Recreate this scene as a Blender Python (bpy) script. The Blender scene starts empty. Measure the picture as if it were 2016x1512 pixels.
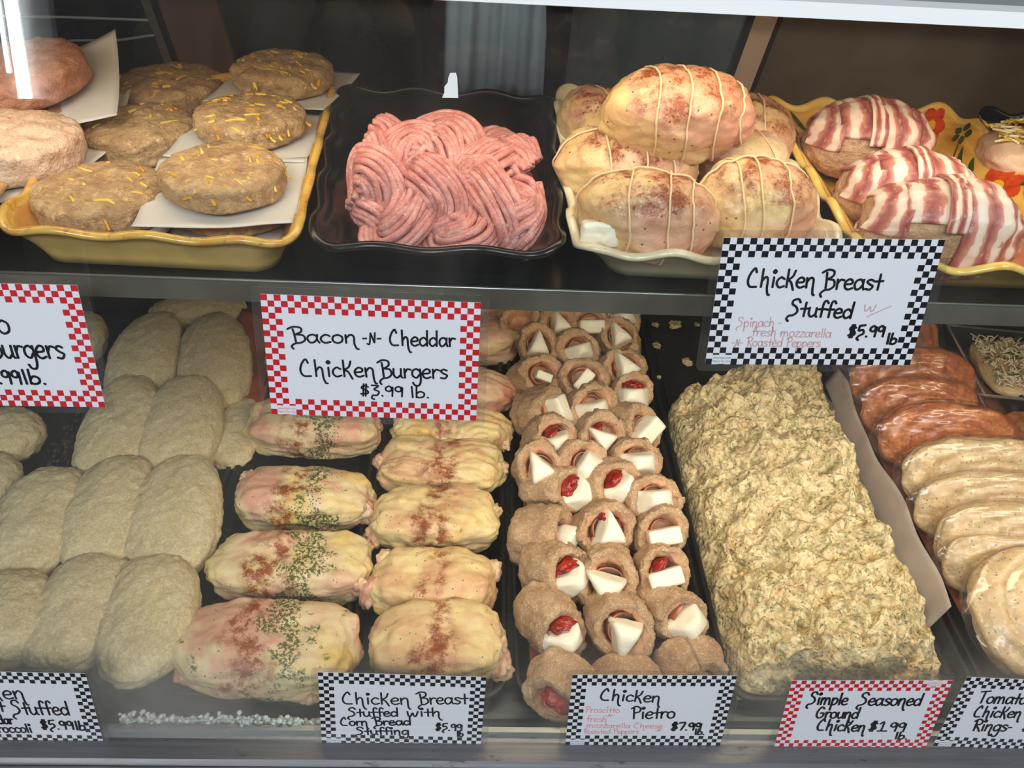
import bpy, math, random
import numpy as np
from mathutils import Vector, Matrix

# ------------------------------------------------------------------ camera, world, lights, exposure
SC = bpy.context.scene
COL = SC.collection
W, H, FPX = 2016, 1512, 1670.09
CAMZ = 1.30
def _rot(p, y, r):
    cp, sp = math.cos(p), math.sin(p)
    f = np.array([-math.sin(y)*cp, math.cos(y)*cp, -sp]); a = np.array([math.cos(y), math.sin(y), 0.0]); u = np.cross(a, f)
    c, s = math.cos(r), math.sin(r)
    return c*a+s*u, -s*a+c*u, f
CR, CU, CF = _rot(*np.radians([38.3535, -3.419, 3.7394]))
CC = np.array([0, 0, CAMZ])
cam = bpy.data.objects.new('camera', bpy.data.cameras.new('camera')); COL.objects.link(cam)
cam.data.sensor_width = 36; cam.data.lens = FPX*36/W; cam.data.clip_start = .02
cam.matrix_world = Matrix([[CR[i], CU[i], -CF[i], CC[i]] for i in range(3)] + [[0, 0, 0, 1]])
SC.camera = cam

world = bpy.data.worlds.new('room_light'); SC.world = world; world.use_nodes = True
world.node_tree.nodes['Background'].inputs[0].default_value = (.80, .90, 1, 1)
world.node_tree.nodes['Background'].inputs[1].default_value = .06

def area(name, loc, target, sx, sy, power, col, lamp=False):
    l = bpy.data.lights.new(name, 'AREA'); l.shape = 'RECTANGLE'; l.size = sx; l.size_y = sy; l.energy = power; l.color = col
    o = bpy.data.objects.new(name, l); COL.objects.link(o); o.location = loc
    d = Vector(target)-Vector(loc)
    o.rotation_euler = (math.atan2(d.y, -d.z), 0, 0) if lamp else d.to_track_quat('-Z', 'Y').to_euler()
    return o
WARM = (1, .80, .56)
area('case_top_lamp', (.10, .555, 1.163), (.10, .62, 1.0), 1.30, .05, 1.65, WARM, True)
area('shelf_lamp', (.33, .535, .968), (.33, .72, .56), 1.08, .035, 3.5, WARM, True)
area('ceiling_panel', (-.5, -1.5, 2.55), (.1, .5, .9), 1.2, .6, 46, (.88, .94, 1))
area('ceiling_panel', (1.3, -.9, 2.55), (.2, .5, .9), 1.2, .6, 28, (.90, .95, 1))
SC.view_settings.view_transform = 'Standard'; SC.view_settings.look = 'None'
SC.view_settings.gamma = 1; SC.view_settings.use_curve_mapping = False
SC.view_settings.exposure = 0.0
SC.cycles.use_denoising = True
SC.cycles.max_bounces = 8; SC.cycles.transparent_max_bounces = 16; SC.cycles.caustics_reflective = False; SC.cycles.caustics_refractive = False

# ------------------------------------------------------------------ helpers
rnd = random.Random(7)
NR = np.random.RandomState(5)
def at(x, y, z):                      # the point of the horizontal plane z that the photograph shows at pixel x, y
    d = CF+(x-W/2)/FPX*CR-(y-H/2)/FPX*CU
    return CC+d*(z-CAMZ)/d[2]
def at_y(x, y, Y):
    d = CF+(x-W/2)/FPX*CR-(y-H/2)/FPX*CU
    return CC+d*Y/d[1]
GT = math.radians(9.0127); GN = np.array([0, -math.cos(GT), math.sin(GT)]); GU = np.array([0, math.sin(GT), math.cos(GT)]); GP = np.array([0, .50678, CAMZ])
def at_glass(x, y):                   # in-pane coordinates (x along the pane, w up the pane)
    d = CF+(x-W/2)/FPX*CR-(y-H/2)/FPX*CU
    P = CC+d*((GP-CC)@GN)/(d@GN)
    return np.array([P[0], (P-GP)@GU])
def glass_pt(u, w, off=0.0): return GP+np.array([u, 0, 0])+w*GU+off*GN

def prop(o, label=None, cat=None, group=None, kind=None):
    for k, v in (('label', label), ('category', cat), ('group', group), ('kind', kind)):
        if v: o[k] = v
    return o
def thing(name, label, cat, loc=(0, 0, 0), rot=(0, 0, 0), group=None, mat=None):
    o = bpy.data.objects.new(name, None); COL.objects.link(o); o.empty_display_size = .02
    if mat is not None: o.matrix_world = mat
    else: o.location = loc; o.rotation_euler = rot
    return prop(o, label, cat, group)
def mesh(name, V, F, mats, parent=None, loc=None, rot=None, smooth=True, mi=None, label=None, cat=None, group=None, kind=None, mat=None):
    me = bpy.data.meshes.new(name); me.from_pydata(np.asarray(V, float).tolist(), [], [list(map(int, f)) for f in F])
    mats = mats if isinstance(mats, (list, tuple)) else [mats]
    for m in mats: me.materials.append(m)
    if smooth: me.polygons.foreach_set('use_smooth', [True]*len(me.polygons))
    if mi is not None: me.polygons.foreach_set('material_index', [int(i) for i in mi])
    me.update()
    o = bpy.data.objects.new(name, me); COL.objects.link(o)
    if parent is not None: o.parent = parent
    if mat is not None: o.matrix_world = mat
    if loc is not None: o.location = loc
    if rot is not None: o.rotation_euler = rot
    return prop(o, label, cat, group, kind)
class MB:
    def __init__(s): s.v = []; s.f = []; s.m = []; s.n = 0
    def add(s, V, F, m=0):
        V = np.asarray(V, float).reshape(-1, 3)
        s.v.append(V); s.f += [[i+s.n for i in f] for f in F]; s.m += [m]*len(F); s.n += len(V); return s
    def box(s, lo, hi, m=0, M=None):
        V = np.array([[x, y, z] for x in (lo[0], hi[0]) for y in (lo[1], hi[1]) for z in (lo[2], hi[2])], float)
        if M is not None: V = V@np.array(M)[:3, :3].T+np.array(M)[:3, 3]
        return s.add(V, [(0, 1, 3, 2), (4, 6, 7, 5), (0, 4, 5, 1), (2, 3, 7, 6), (0, 2, 6, 4), (1, 5, 7, 3)], m)
    def tube(s, P, r, k=6, m=0, closed=False):
        V, F = tube(P, r, k, closed); return s.add(V, F, m)
    def obj(s, name, mats, parent=None, **kw):
        return mesh(name, np.concatenate(s.v), s.f, mats, parent, mi=s.m, **kw)
def tube(P, r, k=6, closed=False):
    P = np.asarray(P, float); n = len(P); r = np.broadcast_to(np.asarray(r, float), (n,))
    T = (np.roll(P, -1, 0)-np.roll(P, 1, 0)) if closed else np.gradient(P, axis=0)
    T /= np.linalg.norm(T, axis=1)[:, None]+1e-12
    N = np.zeros_like(P); a = np.array([0, 0, 1.0]) if abs(T[0, 2]) < .9 else np.array([1.0, 0, 0])
    N[0] = np.cross(T[0], a); N[0] /= np.linalg.norm(N[0])
    for i in range(1, n):
        v = N[i-1]-T[i]*(N[i-1]@T[i]); N[i] = v/(np.linalg.norm(v)+1e-12)
    B = np.cross(T, N); th = np.arange(k)*2*math.pi/k
    V = (P[:, None]+r[:, None, None]*(np.cos(th)[None, :, None]*N[:, None]+np.sin(th)[None, :, None]*B[:, None])).reshape(-1, 3)
    F = [(i*k+j, i*k+(j+1) % k, ((i+1) % n)*k+(j+1) % k, ((i+1) % n)*k+j) for i in range(n if closed else n-1) for j in range(k)]
    if not closed: F += [tuple(range(k))[::-1], tuple((n-1)*k+j for j in range(k))]
    return V, F
def grid_f(nu, nv, wu=False, wv=False, o=0):
    return [(o+i*nv+j, o+((i+1) % nu)*nv+j, o+((i+1) % nu)*nv+(j+1) % nv, o+i*nv+(j+1) % nv) for i in range(nu if wu else nu-1) for j in range(nv if wv else nv-1)]
def _h(i, j, k, seed):
    n = (i.astype(np.int64)*374761393+j.astype(np.int64)*668265263+k.astype(np.int64)*1442695041+seed*974634777) & 0xffffffff
    n = ((n ^ (n >> 13))*1274126177) & 0xffffffff
    n = ((n ^ (n >> 16))*2246822519) & 0xffffffff
    return (n ^ (n >> 15))/2147483648.0-1
def vnoise(P, seed=0):
    P = np.asarray(P, float); I = np.floor(P); f = P-I; u = f*f*f*(f*(f*6-15)+10); i, j, k = I[:, 0], I[:, 1], I[:, 2]; out = 0
    for a in (0, 1):
        for b in (0, 1):
            for c in (0, 1):
                w = (u[:, 0] if a else 1-u[:, 0])*(u[:, 1] if b else 1-u[:, 1])*(u[:, 2] if c else 1-u[:, 2])
                out = out+w*_h(i+a, j+b, k+c, seed)
    return out
def fbm(P, o=3, seed=0, g=.5):
    s, a = 0, 1.0
    for q in range(o): s = s+a*vnoise(np.asarray(P)*2**q+q*17.3, seed+q); a *= g
    return s
_cs = {}
def cs(n):                            # a cube projected on the unit sphere
    if n in _cs: return _cs[n]
    g = np.tan(np.linspace(-1, 1, n+1)*math.pi/4); A, B = np.meshgrid(g, g, indexing='ij'); one = np.ones_like(A); V = []; F = []
    for k, (x, y, z) in enumerate([(one, A, B), (-one, B, A), (B, one, A), (A, -one, B), (A, B, one), (B, A, -one)]):
        V.append(np.stack([x, y, z], -1).reshape(-1, 3)); F += grid_f(n+1, n+1, o=k*(n+1)**2)
    V = np.concatenate(V); V /= np.linalg.norm(V, axis=1)[:, None]
    _, ix, inv = np.unique(np.round(V, 5), axis=0, return_index=True, return_inverse=True); inv = inv.reshape(-1)
    _cs[n] = (V[ix], [tuple(int(inv[i]) for i in f) for f in F]); return _cs[n]
def se(d, a, b, c, e=2.4): return d*((np.abs(d)**e).sum(1)**(-1/e))[:, None]*np.array([a, b, c])
def convex(d, planes, k=12):          # rounded convex chunk: planes = [(normal, height)]
    s = 0
    for n, h in planes:
        n = np.array(n, float); n /= np.linalg.norm(n); s = s+(np.maximum(d@n, 0)/h)**k
    return d*(s**(-1/k))[:, None]
def norm(v): v = np.asarray(v, float); return v/np.linalg.norm(v)
def frame(axis, up=(0, 0, 1), loc=(0, 0, 0)):     # matrix whose local Z is axis
    z = norm(axis); x = norm(np.cross(up, z)) if abs(np.dot(norm(up), z)) < .98 else np.array([1.0, 0, 0]); y = np.cross(z, x)
    return Matrix([[x[i], y[i], z[i], loc[i]] for i in range(3)] + [[0, 0, 0, 1]])
def bez(P, n=8, closed=False):        # Catmull-Rom through points
    P = np.asarray(P, float)
    if len(P) < 3: return np.array([P[0]+(P[-1]-P[0])*t for t in np.linspace(0, 1, n)])
    Q = np.concatenate([[2*P[0]-P[1]], P, [2*P[-1]-P[-2]]]) if not closed else np.concatenate([[P[-1]], P, P[:2]])
    out = []
    for i in range(1, len(Q)-2):
        p0, p1, p2, p3 = Q[i-1:i+3]
        for t in np.linspace(0, 1, n, endpoint=False):
            out.append(.5*((2*p1)+(p2-p0)*t+(2*p0-5*p1+4*p2-p3)*t*t+(3*p1-p0-3*p2+p3)*t**3))
    if not closed: out.append(P[-1])
    return np.array(out)

# ------------------------------------------------------------------ materials
def lin(c): return tuple((x/12.92 if x <= .04045 else ((x+.055)/1.055)**2.4) for x in (v/255 for v in c))+(1,)
class NT:
    def __init__(s, name, rough=.5, spec=.5, sss=0, sssr=.006, coat=0, metal=0):
        s.m = bpy.data.materials.new(name); s.m.use_nodes = True; s.t = s.m.node_tree; s.b = s.t.nodes['Principled BSDF']
        s.b.inputs['Roughness'].default_value = rough; s.b.inputs['Specular IOR Level'].default_value = spec; s.b.inputs['Metallic'].default_value = metal
        s.b.inputs['Coat Weight'].default_value = coat; s.b.inputs['Coat Roughness'].default_value = .12
        if sss: s.b.inputs['Subsurface Weight'].default_value = sss; s.b.inputs['Subsurface Radius'].default_value = (1, .45, .25); s.b.inputs['Subsurface Scale'].default_value = sssr
        s.tc = s.N('ShaderNodeTexCoord'); s.oi = s.N('ShaderNodeObjectInfo')
        v = s.N('ShaderNodeVectorMath'); v.operation = 'MULTIPLY_ADD'; v.inputs[1].default_value = (37, 19, 53)
        s.L(s.oi.outputs['Random'], v.inputs[0]); s.L(s.tc.outputs['Object'], v.inputs[2]); s.co = v.outputs[0]; s.raw = s.tc.outputs['Object']
        s._h = None
    def N(s, k): return s.t.nodes.new(k)
    def L(s, a, b): s.t.links.new(a, b)
    def set(s, k, v):
        i = s.b.inputs[k]
        if hasattr(v, 'is_output'): s.L(v, i)
        else: i.default_value = v
    def noise(s, sc, det=3, rough=.55, dist=0, co=None, ch='Fac'):
        n = s.N('ShaderNodeTexNoise'); n.inputs['Scale'].default_value = sc; n.inputs['Detail'].default_value = det; n.inputs['Roughness'].default_value = rough; n.inputs['Distortion'].default_value = dist
        s.L(co or s.co, n.inputs['Vector']); return n.outputs[ch]
    def vor(s, sc, out='Distance', feat='F1', co=None, rnd=1):
        n = s.N('ShaderNodeTexVoronoi'); n.inputs['Scale'].default_value = sc; n.feature = feat; n.inputs['Randomness'].default_value = rnd; s.L(co or s.co, n.inputs['Vector']); return n.outputs[out]
    def scaled(s, v, co=None):
        n = s.N('ShaderNodeVectorMath'); n.operation = 'MULTIPLY'; n.inputs[1].default_value = v; s.L(co or s.co, n.inputs[0]); return n.outputs[0]
    def xyz(s, co=None):
        n = s.N('ShaderNodeSeparateXYZ'); s.L(co or s.raw, n.inputs[0]); return n.outputs
    def ramp(s, f, stops, interp='LINEAR'):
        n = s.N('ShaderNodeValToRGB'); e = n.color_ramp.elements; n.color_ramp.interpolation = interp
        while len(e) < len(stops): e.new(.5)
        for q, (p, c) in zip(e, stops): q.position = p; q.color = c if len(c) == 4 else lin(c)
        s.L(f, n.inputs[0]); return n.outputs[0]
    def mr(s, f, a, b, c=0, d=1):
        n = s.N('ShaderNodeMapRange'); n.interpolation_type = 'SMOOTHSTEP'
        for i, v in enumerate((a, b, c, d)): n.inputs[i+1].default_value = v
        s.L(f, n.inputs[0]); return n.outputs[0]
    def M(s, op, a, b=None, c=None):
        n = s.N('ShaderNodeMath'); n.operation = op
        for i, v in enumerate((a, b, c)):
            if v is None: continue
            if hasattr(v, 'is_output'): s.L(v, n.inputs[i])
            else: n.inputs[i].default_value = v
        return n.outputs[0]
    def mix(s, f, a, b, mode='MIX'):
        n = s.N('ShaderNodeMix'); n.data_type = 'RGBA'; n.blend_type = mode
        for i, v in ((0, f), (6, a), (7, b)):
            if hasattr(v, 'is_output'): s.L(v, n.inputs[i])
            elif i == 0: n.inputs[0].default_value = v
            else: n.inputs[i].default_value = v if len(v) == 4 else lin(v)
        return n.outputs[2]
    def bump(s, h, dist, strength=1):
        n = s.N('ShaderNodeBump'); n.inputs['Distance'].default_value = dist; n.inputs['Strength'].default_value = strength; s.L(h, n.inputs['Height'])
        if s._h is not None: s.L(s._h, n.inputs['Normal'])
        s._h = n.outputs[0]; s.L(s._h, s.b.inputs['Normal'])
def plain(name, c, rough=.5, spec=.5, metal=0, coat=0, var=0, vs=60, sss=0, bump=0, bs=300):
    n = NT(name, rough, spec, sss=sss, coat=coat, metal=metal)
    if var:
        c2 = tuple(max(0, v-var) for v in c); n.set('Base Color', n.ramp(n.noise(vs, 4), [(.35, c2), (.65, c)]))
    else: n.set('Base Color', lin(c))
    if bump: n.bump(n.noise(bs, 3), bump)
    return n.m

def breaded(name, c1, c2, c3, fleck=(120, 90, 60), g=900, crumb=.6):
    n = NT(name, .82, .25, sss=.08, sssr=.004)
    base = n.ramp(n.noise(38, 4, .6), [(.3, c1), (.5, c2), (.7, c3)])
    fine = n.noise(g, 3, .7); mid = n.noise(g*.33, 3, .65)
    base = n.mix(n.mr(mid, .36, .62, .26, 0), base, tuple(int(v*.70) for v in c1)); base = n.mix(n.mr(mid, .55, .72, 0, .45), base, tuple(min(255, int(v*1.12)) for v in c3))
    base = n.mix(n.mr(fine, .35, .75, .30, 0), base, tuple(int(v*.62) for v in c2))
    base = n.mix(n.M('MULTIPLY', n.mr(n.vor(480), .36, .20), n.mr(n.noise(150, 2), .40, .55, .3*crumb, crumb)), base, tuple(min(255, int(v*1.15)) for v in c3))
    fl = n.M('MULTIPLY', n.mr(n.vor(330), .16, .08), n.mr(n.noise(120, 1), .5, .62))
    base = n.mix(n.M('MULTIPLY', fl, .55), base, fleck)
    n.set('Base Color', base); n.bump(n.noise(130, 3), .0014, .8); n.bump(mid, .0012, .9); n.bump(fine, .0009, .9); return n.m
M_BREAD = breaded('pale_breading', (214, 192, 146), (228, 208, 164), (238, 220, 180), crumb=.22)
M_ROLL = breaded('toasted_breading', (186, 146, 110), (205, 168, 130), (224, 192, 156), (112, 80, 52))
M_ROLLIN = plain('pale_chicken_inside', (214, 168, 132), .5, .4, var=26, vs=90, sss=.2, bump=.0008, bs=260)

def skin(name, pap=1.0, herb=1.0, pepper=.5, xw=.022, fat=(228, 203, 140), pale=(232, 214, 180), pink=(214, 160, 134), topz=None, rough=.33):
    n = NT(name, rough, .5, sss=.22, sssr=.006)
    a = n.noise(17, 3, .5, .6); b = n.noise(23, 2, .5, .4, co=n.scaled((1, 1, 1.7)))
    col = n.ramp(a, [(.32, fat), (.47, pale), (.62, pink)])
    col = n.mix(n.mr(b, .5, .68, 0, .6), col, (232, 214, 150))
    col = n.mix(n.mr(n.noise(70, 3), .52, .7, 0, .35), col, (196, 138, 112))
    x, y, z = n.xyz(); x = n.M('ADD', x, .014 if herb else 0)
    wob = n.M('ADD', x, n.M('MULTIPLY', n.M('SUBTRACT', n.noise(22, 2), .5), .075))
    if topz is not None:                  # yellow skin on one end, bare pink flesh on the other
        sp = n.M('ADD', n.M('ADD', x, n.M('MULTIPLY', z, .5)), n.M('MULTIPLY', n.M('SUBTRACT', n.noise(30, 3), .5), .11))
        col = n.mix(n.mr(sp, -.006, .010, 0, .62), col, (206, 146, 118)); col = n.mix(n.mr(sp, -.010, -.026, 0, .45), col, (222, 188, 108))
    if topz is None: m = n.mr(n.M('ABSOLUTE', wob), xw, .004)
    else: m = n.M('MULTIPLY', n.mr(z, topz, topz+.020), n.mr(n.M('ABSOLUTE', wob), xw*2.4, .01))
    dust = n.mr(n.noise(60, 4, .7), .40, .66)
    grain = n.mr(n.noise(620, 3, .7), .42, .56)
    pm = n.M('MULTIPLY', n.M('MULTIPLY', m, pap*1.25), n.M('ADD', n.M('MULTIPLY', dust, .66), n.M('MULTIPLY', n.M('MULTIPLY', dust, grain), .45)))
    col = n.mix(pm, col, (142, 66, 22))
    if herb:
        off = n.M('ADD', wob, -.030)
        hm = n.mr(n.M('ABSOLUTE', off), xw*1.0, .0)
        ed = n.M('MULTIPLY', n.mr(n.vor(330, co=n.scaled((1, 1, 1), n.co)), .34, .24), n.mr(n.M('ADD', n.noise(45, 3, .6), n.M('MULTIPLY', hm, .24)), .62, .72))
        col = n.mix(n.M('MULTIPLY', ed, .9*herb), col, (70, 90, 22))
        cl = n.M('MULTIPLY', n.mr(n.noise(330, 3, .7), .47, .52), n.mr(n.M('ADD', n.noise(36, 3, .65), n.M('MULTIPLY', hm, .26)), .63, .72))
        col = n.mix(n.M('MULTIPLY', cl, .92*herb), col, (62, 82, 20))
    cell = n.N('ShaderNodeTexVoronoi'); cell.inputs['Scale'].default_value = 210; n.L(n.co, cell.inputs['Vector'])
    sep = n.N('ShaderNodeSeparateColor'); n.L(cell.outputs['Color'], sep.inputs[0])
    pp = n.M('MULTIPLY', n.mr(cell.outputs['Distance'], .19, .13), n.mr(sep.outputs[0], 1-.35*pepper, 1-.34*pepper))
    col = n.mix(n.M('MULTIPLY', pp, .85), col, (70, 56, 34))
    n.set('Base Color', col)
    n.bump(n.noise(55, 3, .5, .5), .0022, .8); n.bump(n.vor(520), .0003, .5); n.bump(grain, .0003, .4)
    return n.m
M_SKIN_HERB = skin('herbed_chicken_skin', 1.15, 1.0, .5, .031, (220, 190, 118), (222, 200, 160), (214, 162, 136))
M_SKIN_PAP = skin('paprika_chicken_skin', 1.1, .0, .75, .030, (224, 184, 108), (226, 202, 150), (214, 170, 126))
M_SKIN_PINK = skin('pink_chicken_skin', .25, .0, .3, .02, (230, 190, 150), (232, 200, 170), (214, 150, 124))
M_TIED = skin('tied_chicken_skin', 1.0, .0, .75, .03, (226, 196, 120), (226, 190, 150), (212, 160, 132), topz=.004, rough=.27)
M_TWINE = plain('cotton_twine', (232, 204, 160), .8, .2)
M_STRAND = None
def pinkmeat():
    n = NT('pink_ground_chicken', .42, .45, sss=.3, sssr=.004)
    c = n.ramp(n.noise(90, 4, .65), [(.28, (184, 108, 100)), (.5, (206, 136, 126)), (.68, (222, 164, 154))])
    c = n.mix(n.mr(n.noise(420, 2, .6), .60, .72, 0, .6), c, (245, 205, 186))
    n.set('Base Color', c); n.bump(n.noise(420, 3), .0012, .9); return n.m
M_STRAND = pinkmeat()
def seasoned():
    n = NT('seasoned_ground_chicken', .40, .5, sss=.2, sssr=.004)
    c = n.ramp(n.noise(75, 4, .65, .4), [(.34, (152, 134, 92)), (.47, (206, 186, 138)), (.68, (234, 218, 176))])
    c = n.mix(n.mr(n.noise(34, 2), .50, .66, 0, .38), c, (222, 184, 138)); c = n.mix(n.mr(n.vor(150), .32, .14, 0, .5), c, (240, 222, 176))
    c = n.mix(n.mr(n.noise(420, 2, .7), .58, .7, 0, .65), c, (238, 222, 182))
    h = n.M('MULTIPLY', n.mr(n.noise(310, 3, .72), .555, .60), n.mr(n.noise(48, 4, .75), .44, .53))
    c = n.mix(n.M('MULTIPLY', h, .85), c, (80, 90, 46))
    n.set('Base Color', c); n.bump(n.noise(110, 3, .6, .5), .0040, .9); n.bump(n.vor(190, 'Distance', 'SMOOTH_F1'), .0028, .9); return n.m
M_SEAS = seasoned()
def burger(name, cols, shred, rough=.6):
    n = NT(name, rough, .35, sss=.12, sssr=.004)
    c = n.ramp(n.noise(75, 5, .65, .8), [(.28, cols[0]), (.5, cols[1]), (.72, cols[2])])
    if shred:
        s = n.noise(60, 2, .5, 1.2, co=n.scaled((1, 4.5, 3)))
        c = n.mix(n.mr(s, .60, .70, 0, .55), c, (206, 170, 104))
    c = n.mix(n.mr(n.noise(190, 3, .65), .56, .70, 0, .5), c, tuple(min(255, int(v*1.18)) for v in cols[2])); c = n.mix(n.mr(n.noise(130, 3, .65), .30, .42, .45, 0), c, tuple(int(v*.72) for v in cols[0]))
    n.set('Base Color', c); n.bump(n.noise(120, 4, .65), .0026, .9); n.bump(n.noise(480, 2), .0006); return n.m
M_BURG = burger('ground_chicken_and_cheddar', [(140, 108, 76), (172, 138, 98), (198, 168, 124)], True)
M_BURGRED = burger('reddish_ground_chicken', [(150, 96, 70), (178, 122, 92), (198, 148, 118)], False)
M_BURGPALE = burger('pale_ground_chicken', [(190, 150, 120), (214, 178, 150), (226, 198, 172)], False)
M_CHED = plain('orange_cheddar', (226, 160, 44), .45, .4, var=20, sss=.2)
M_CHEDP = plain('pale_cheddar', (232, 196, 96), .5, .4, var=20, sss=.2)
def paper(name, c, a=.9):
    n = NT(name, .6, .25); n.set('Base Color', n.ramp(n.noise(30, 3), [(.3, tuple(int(v*.95) for v in c)), (.7, c)]))
    tr = n.N('ShaderNodeBsdfTranslucent'); tr.inputs[0].default_value = lin(c); mx = n.N('ShaderNodeMixShader'); mx.inputs[0].default_value = 1-a
    n.L(n.b.outputs[0], mx.inputs[1]); n.L(tr.outputs[0], mx.inputs[2]); n.L(mx.outputs[0], n.t.nodes['Material Output'].inputs[0]); n.bump(n.noise(40, 2), .001, .5); return n.m
M_PARCH = paper('white_parchment', (226, 220, 212), .8)
M_PEACH = plain('peach_butcher_paper', (158, 92, 70), .75, .2, var=22, vs=20)
M_MOZZ = plain('white_mozzarella', (246, 240, 220), .42, .4, sss=.25, var=8, vs=70, bump=.0008, bs=140)
M_PROSC = plain('prosciutto', (206, 140, 108), .38, .5, var=48, vs=70, sss=.2)
M_PEPP = plain('roasted_red_pepper', (172, 40, 22), .25, .6, var=60, vs=120, sss=.1, bump=.001, bs=200)
def bacon():
    n = NT('raw_bacon', .36, .5, sss=.2, sssr=.004)
    uv = n.tc.outputs['UV']; x, y, z = n.xyz(uv)
    w = n.M('ADD', n.M('MULTIPLY', y, 3.7), n.M('MULTIPLY', n.noise(2.6, 3, .5, co=uv), 1.5)); w = n.M('ADD', w, n.M('MULTIPLY', n.oi.outputs['Random'], 3))
    f = n.M('PINGPONG', w, 1.0)
    c = n.ramp(f, [(.0, (236, 214, 196)), (.34, (233, 204, 184)), (.44, (206, 140, 122)), (.72, (176, 102, 92)), (1, (150, 78, 74))])
    c = n.mix(n.mr(n.noise(6, 4, .6, co=uv), .55, .7, 0, .5), c, (232, 200, 180))
    n.set('Base Color', c); n.bump(n.noise(160, 3), .0007, .8); return n.m
M_BACON = bacon()
M_STUFF = burger('bread_and_sausage_filling', [(164, 124, 90), (192, 152, 114), (210, 176, 138)], False, .5)

M_BLACK = plain('black_plastic', (16, 16, 17), .42, .5, bump=.0003, bs=500)
M_BLACKDISH = plain('black_melamine', (14, 14, 16), .24, .5)
def glaze(name, out, rim, spots=None, rough=.22):
    n = NT(name, rough, .5, coat=.2); c = n.ramp(n.noise(28, 4, .6), [(.35, tuple(int(v*.9) for v in out)), (.65, out)])
    if rim: c = n.mix(n.mr(n.noise(70, 4, .7), .52, .62, 0, .8), c, rim)
    if spots: c = n.mix(n.mr(n.noise(160, 4, .75), .60, .68, 0, .75), c, spots)
    n.set('Base Color', c); return n.m
M_YOUT = glaze('mustard_glaze', (232, 192, 114), None)
M_YRIM = glaze('worn_mustard_rim', (222, 176, 84), (196, 132, 58), (120, 84, 44))
M_YIN = glaze('tan_inner_glaze', (200, 142, 70), (176, 116, 56))
M_WOUT = glaze('cream_glaze', (222, 206, 166), None)
M_WRIM = glaze('cream_rim', (236, 222, 186), None, (150, 116, 84))
M_WIN = glaze('crackled_cream_glaze', (226, 204, 170), (206, 164, 128), (132, 98, 70))
def paintglaze():
    n = NT('brushed_orange_glaze', .25, .5, coat=.2); x, y, z = n.xyz()
    f = n.noise(10, 4, .6, .5, co=n.scaled((1.2, 1.2, 9))); c = n.ramp(f, [(.3, (214, 140, 44)), (.5, (236, 178, 76)), (.7, (246, 200, 104))]); n.set('Base Color', c); return n.m
M_OIN = paintglaze()
M_ORIM = glaze('yellow_rim', (248, 210, 112), (238, 186, 84))
M_OOUT = glaze('deep_yellow_glaze', (238, 192, 92), None)
M_TERRA = plain('terracotta', (176, 104, 72), .7, .3, var=16)
M_PGREEN = plain('olive_paint', (84, 92, 34), .35, .5, var=30, vs=120)
M_PRED = plain('orange_red_paint', (226, 84, 26), .35, .5, var=36, vs=120)
M_PYEL = plain('yellow_paint', (244, 178, 30), .35, .5)

def metal(name, c, rough=.35, grime=.0, streak=True):
    n = NT(name, rough, .5, metal=.85); col = n.ramp(n.noise(9, 4, .6, co=n.scaled((1, 30, 60)), ) if streak else n.noise(20), [(.3, tuple(int(v*.85) for v in c)), (.7, c)])
    if grime:
        g = n.mr(n.noise(22, 4, .7, co=n.scaled((1, 3, 3))), .56, .74, 0, grime); col = n.mix(g, col, (44, 30, 24)); n.set('Roughness', n.M('ADD', rough, n.M('MULTIPLY', g, .4)))
    n.set('Base Color', col); return n.m
M_STEEL = metal('brushed_steel', (168, 172, 170), .34)
M_STEELG = metal('grimy_steel', (138, 138, 142), .42, .9)
M_DECK = metal('dark_steel_deck', (96, 108, 112), .35)
M_SHELF = plain('black_shelf_top', (20, 21, 22), .22, .6)
M_WHITE = plain('white_enamel', (248, 249, 249), .3, .5)
M_TOP = plain('grey_green_counter_top', (150, 160, 156), .4, .5)
M_DARK = plain('dark_interior', (26, 24, 23), .5, .4, var=8)
M_BROWN = plain('worn_brown_panel', (106, 94, 80), .4, .4, var=22, vs=9)
M_GASKET = plain('black_gasket', (10, 11, 14), .5, .4)
M_TANMET = plain('tan_door_frame', (208, 184, 166), .35, .5, metal=.3)
M_WIRE = plain('white_coated_wire', (206, 196, 178), .4, .5)
def glassy(name, tint, refl, haze=None, rough=.0, hc=(.86, .88, .86)):
    n = NT(name); t = n.N('ShaderNodeBsdfTransparent'); t.inputs[0].default_value = tint+(1,)
    g = n.N('ShaderNodeBsdfGlossy'); g.inputs['Roughness'].default_value = rough; g.inputs[0].default_value = (1, 1, 1, 1)
    fr = n.N('ShaderNodeLayerWeight'); fr.inputs[0].default_value = .5      # Facing = 1 - |cos|, the same from both sides
    k = n.M('MULTIPLY', n.M('MULTIPLY_ADD', n.M('POWER', fr.outputs['Facing'], 5), .96, .04), refl)
    mx = n.N('ShaderNodeMixShader'); n.L(k, mx.inputs[0]); n.L(t.outputs[0], mx.inputs[1]); n.L(g.outputs[0], mx.inputs[2]); out = mx.outputs[0]
    if haze:
        d = n.N('ShaderNodeBsdfDiffuse'); d.inputs[0].default_value = hc+(1,); tl = n.N('ShaderNodeBsdfTranslucent'); tl.inputs[0].default_value = hc+(1,)
        a = n.N('ShaderNodeAddShader'); m3 = n.N('ShaderNodeMixShader'); m3.inputs[0].default_value = .6; n.L(d.outputs[0], m3.inputs[1]); n.L(tl.outputs[0], m3.inputs[2])
        m2 = n.N('ShaderNodeMixShader'); n.L(haze(n), m2.inputs[0]); n.L(out, m2.inputs[1]); n.L(m3.outputs[0], m2.inputs[2]); out = m2.outputs[0]
    n.L(out, n.t.nodes['Material Output'].inputs[0]); return n.m
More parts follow.
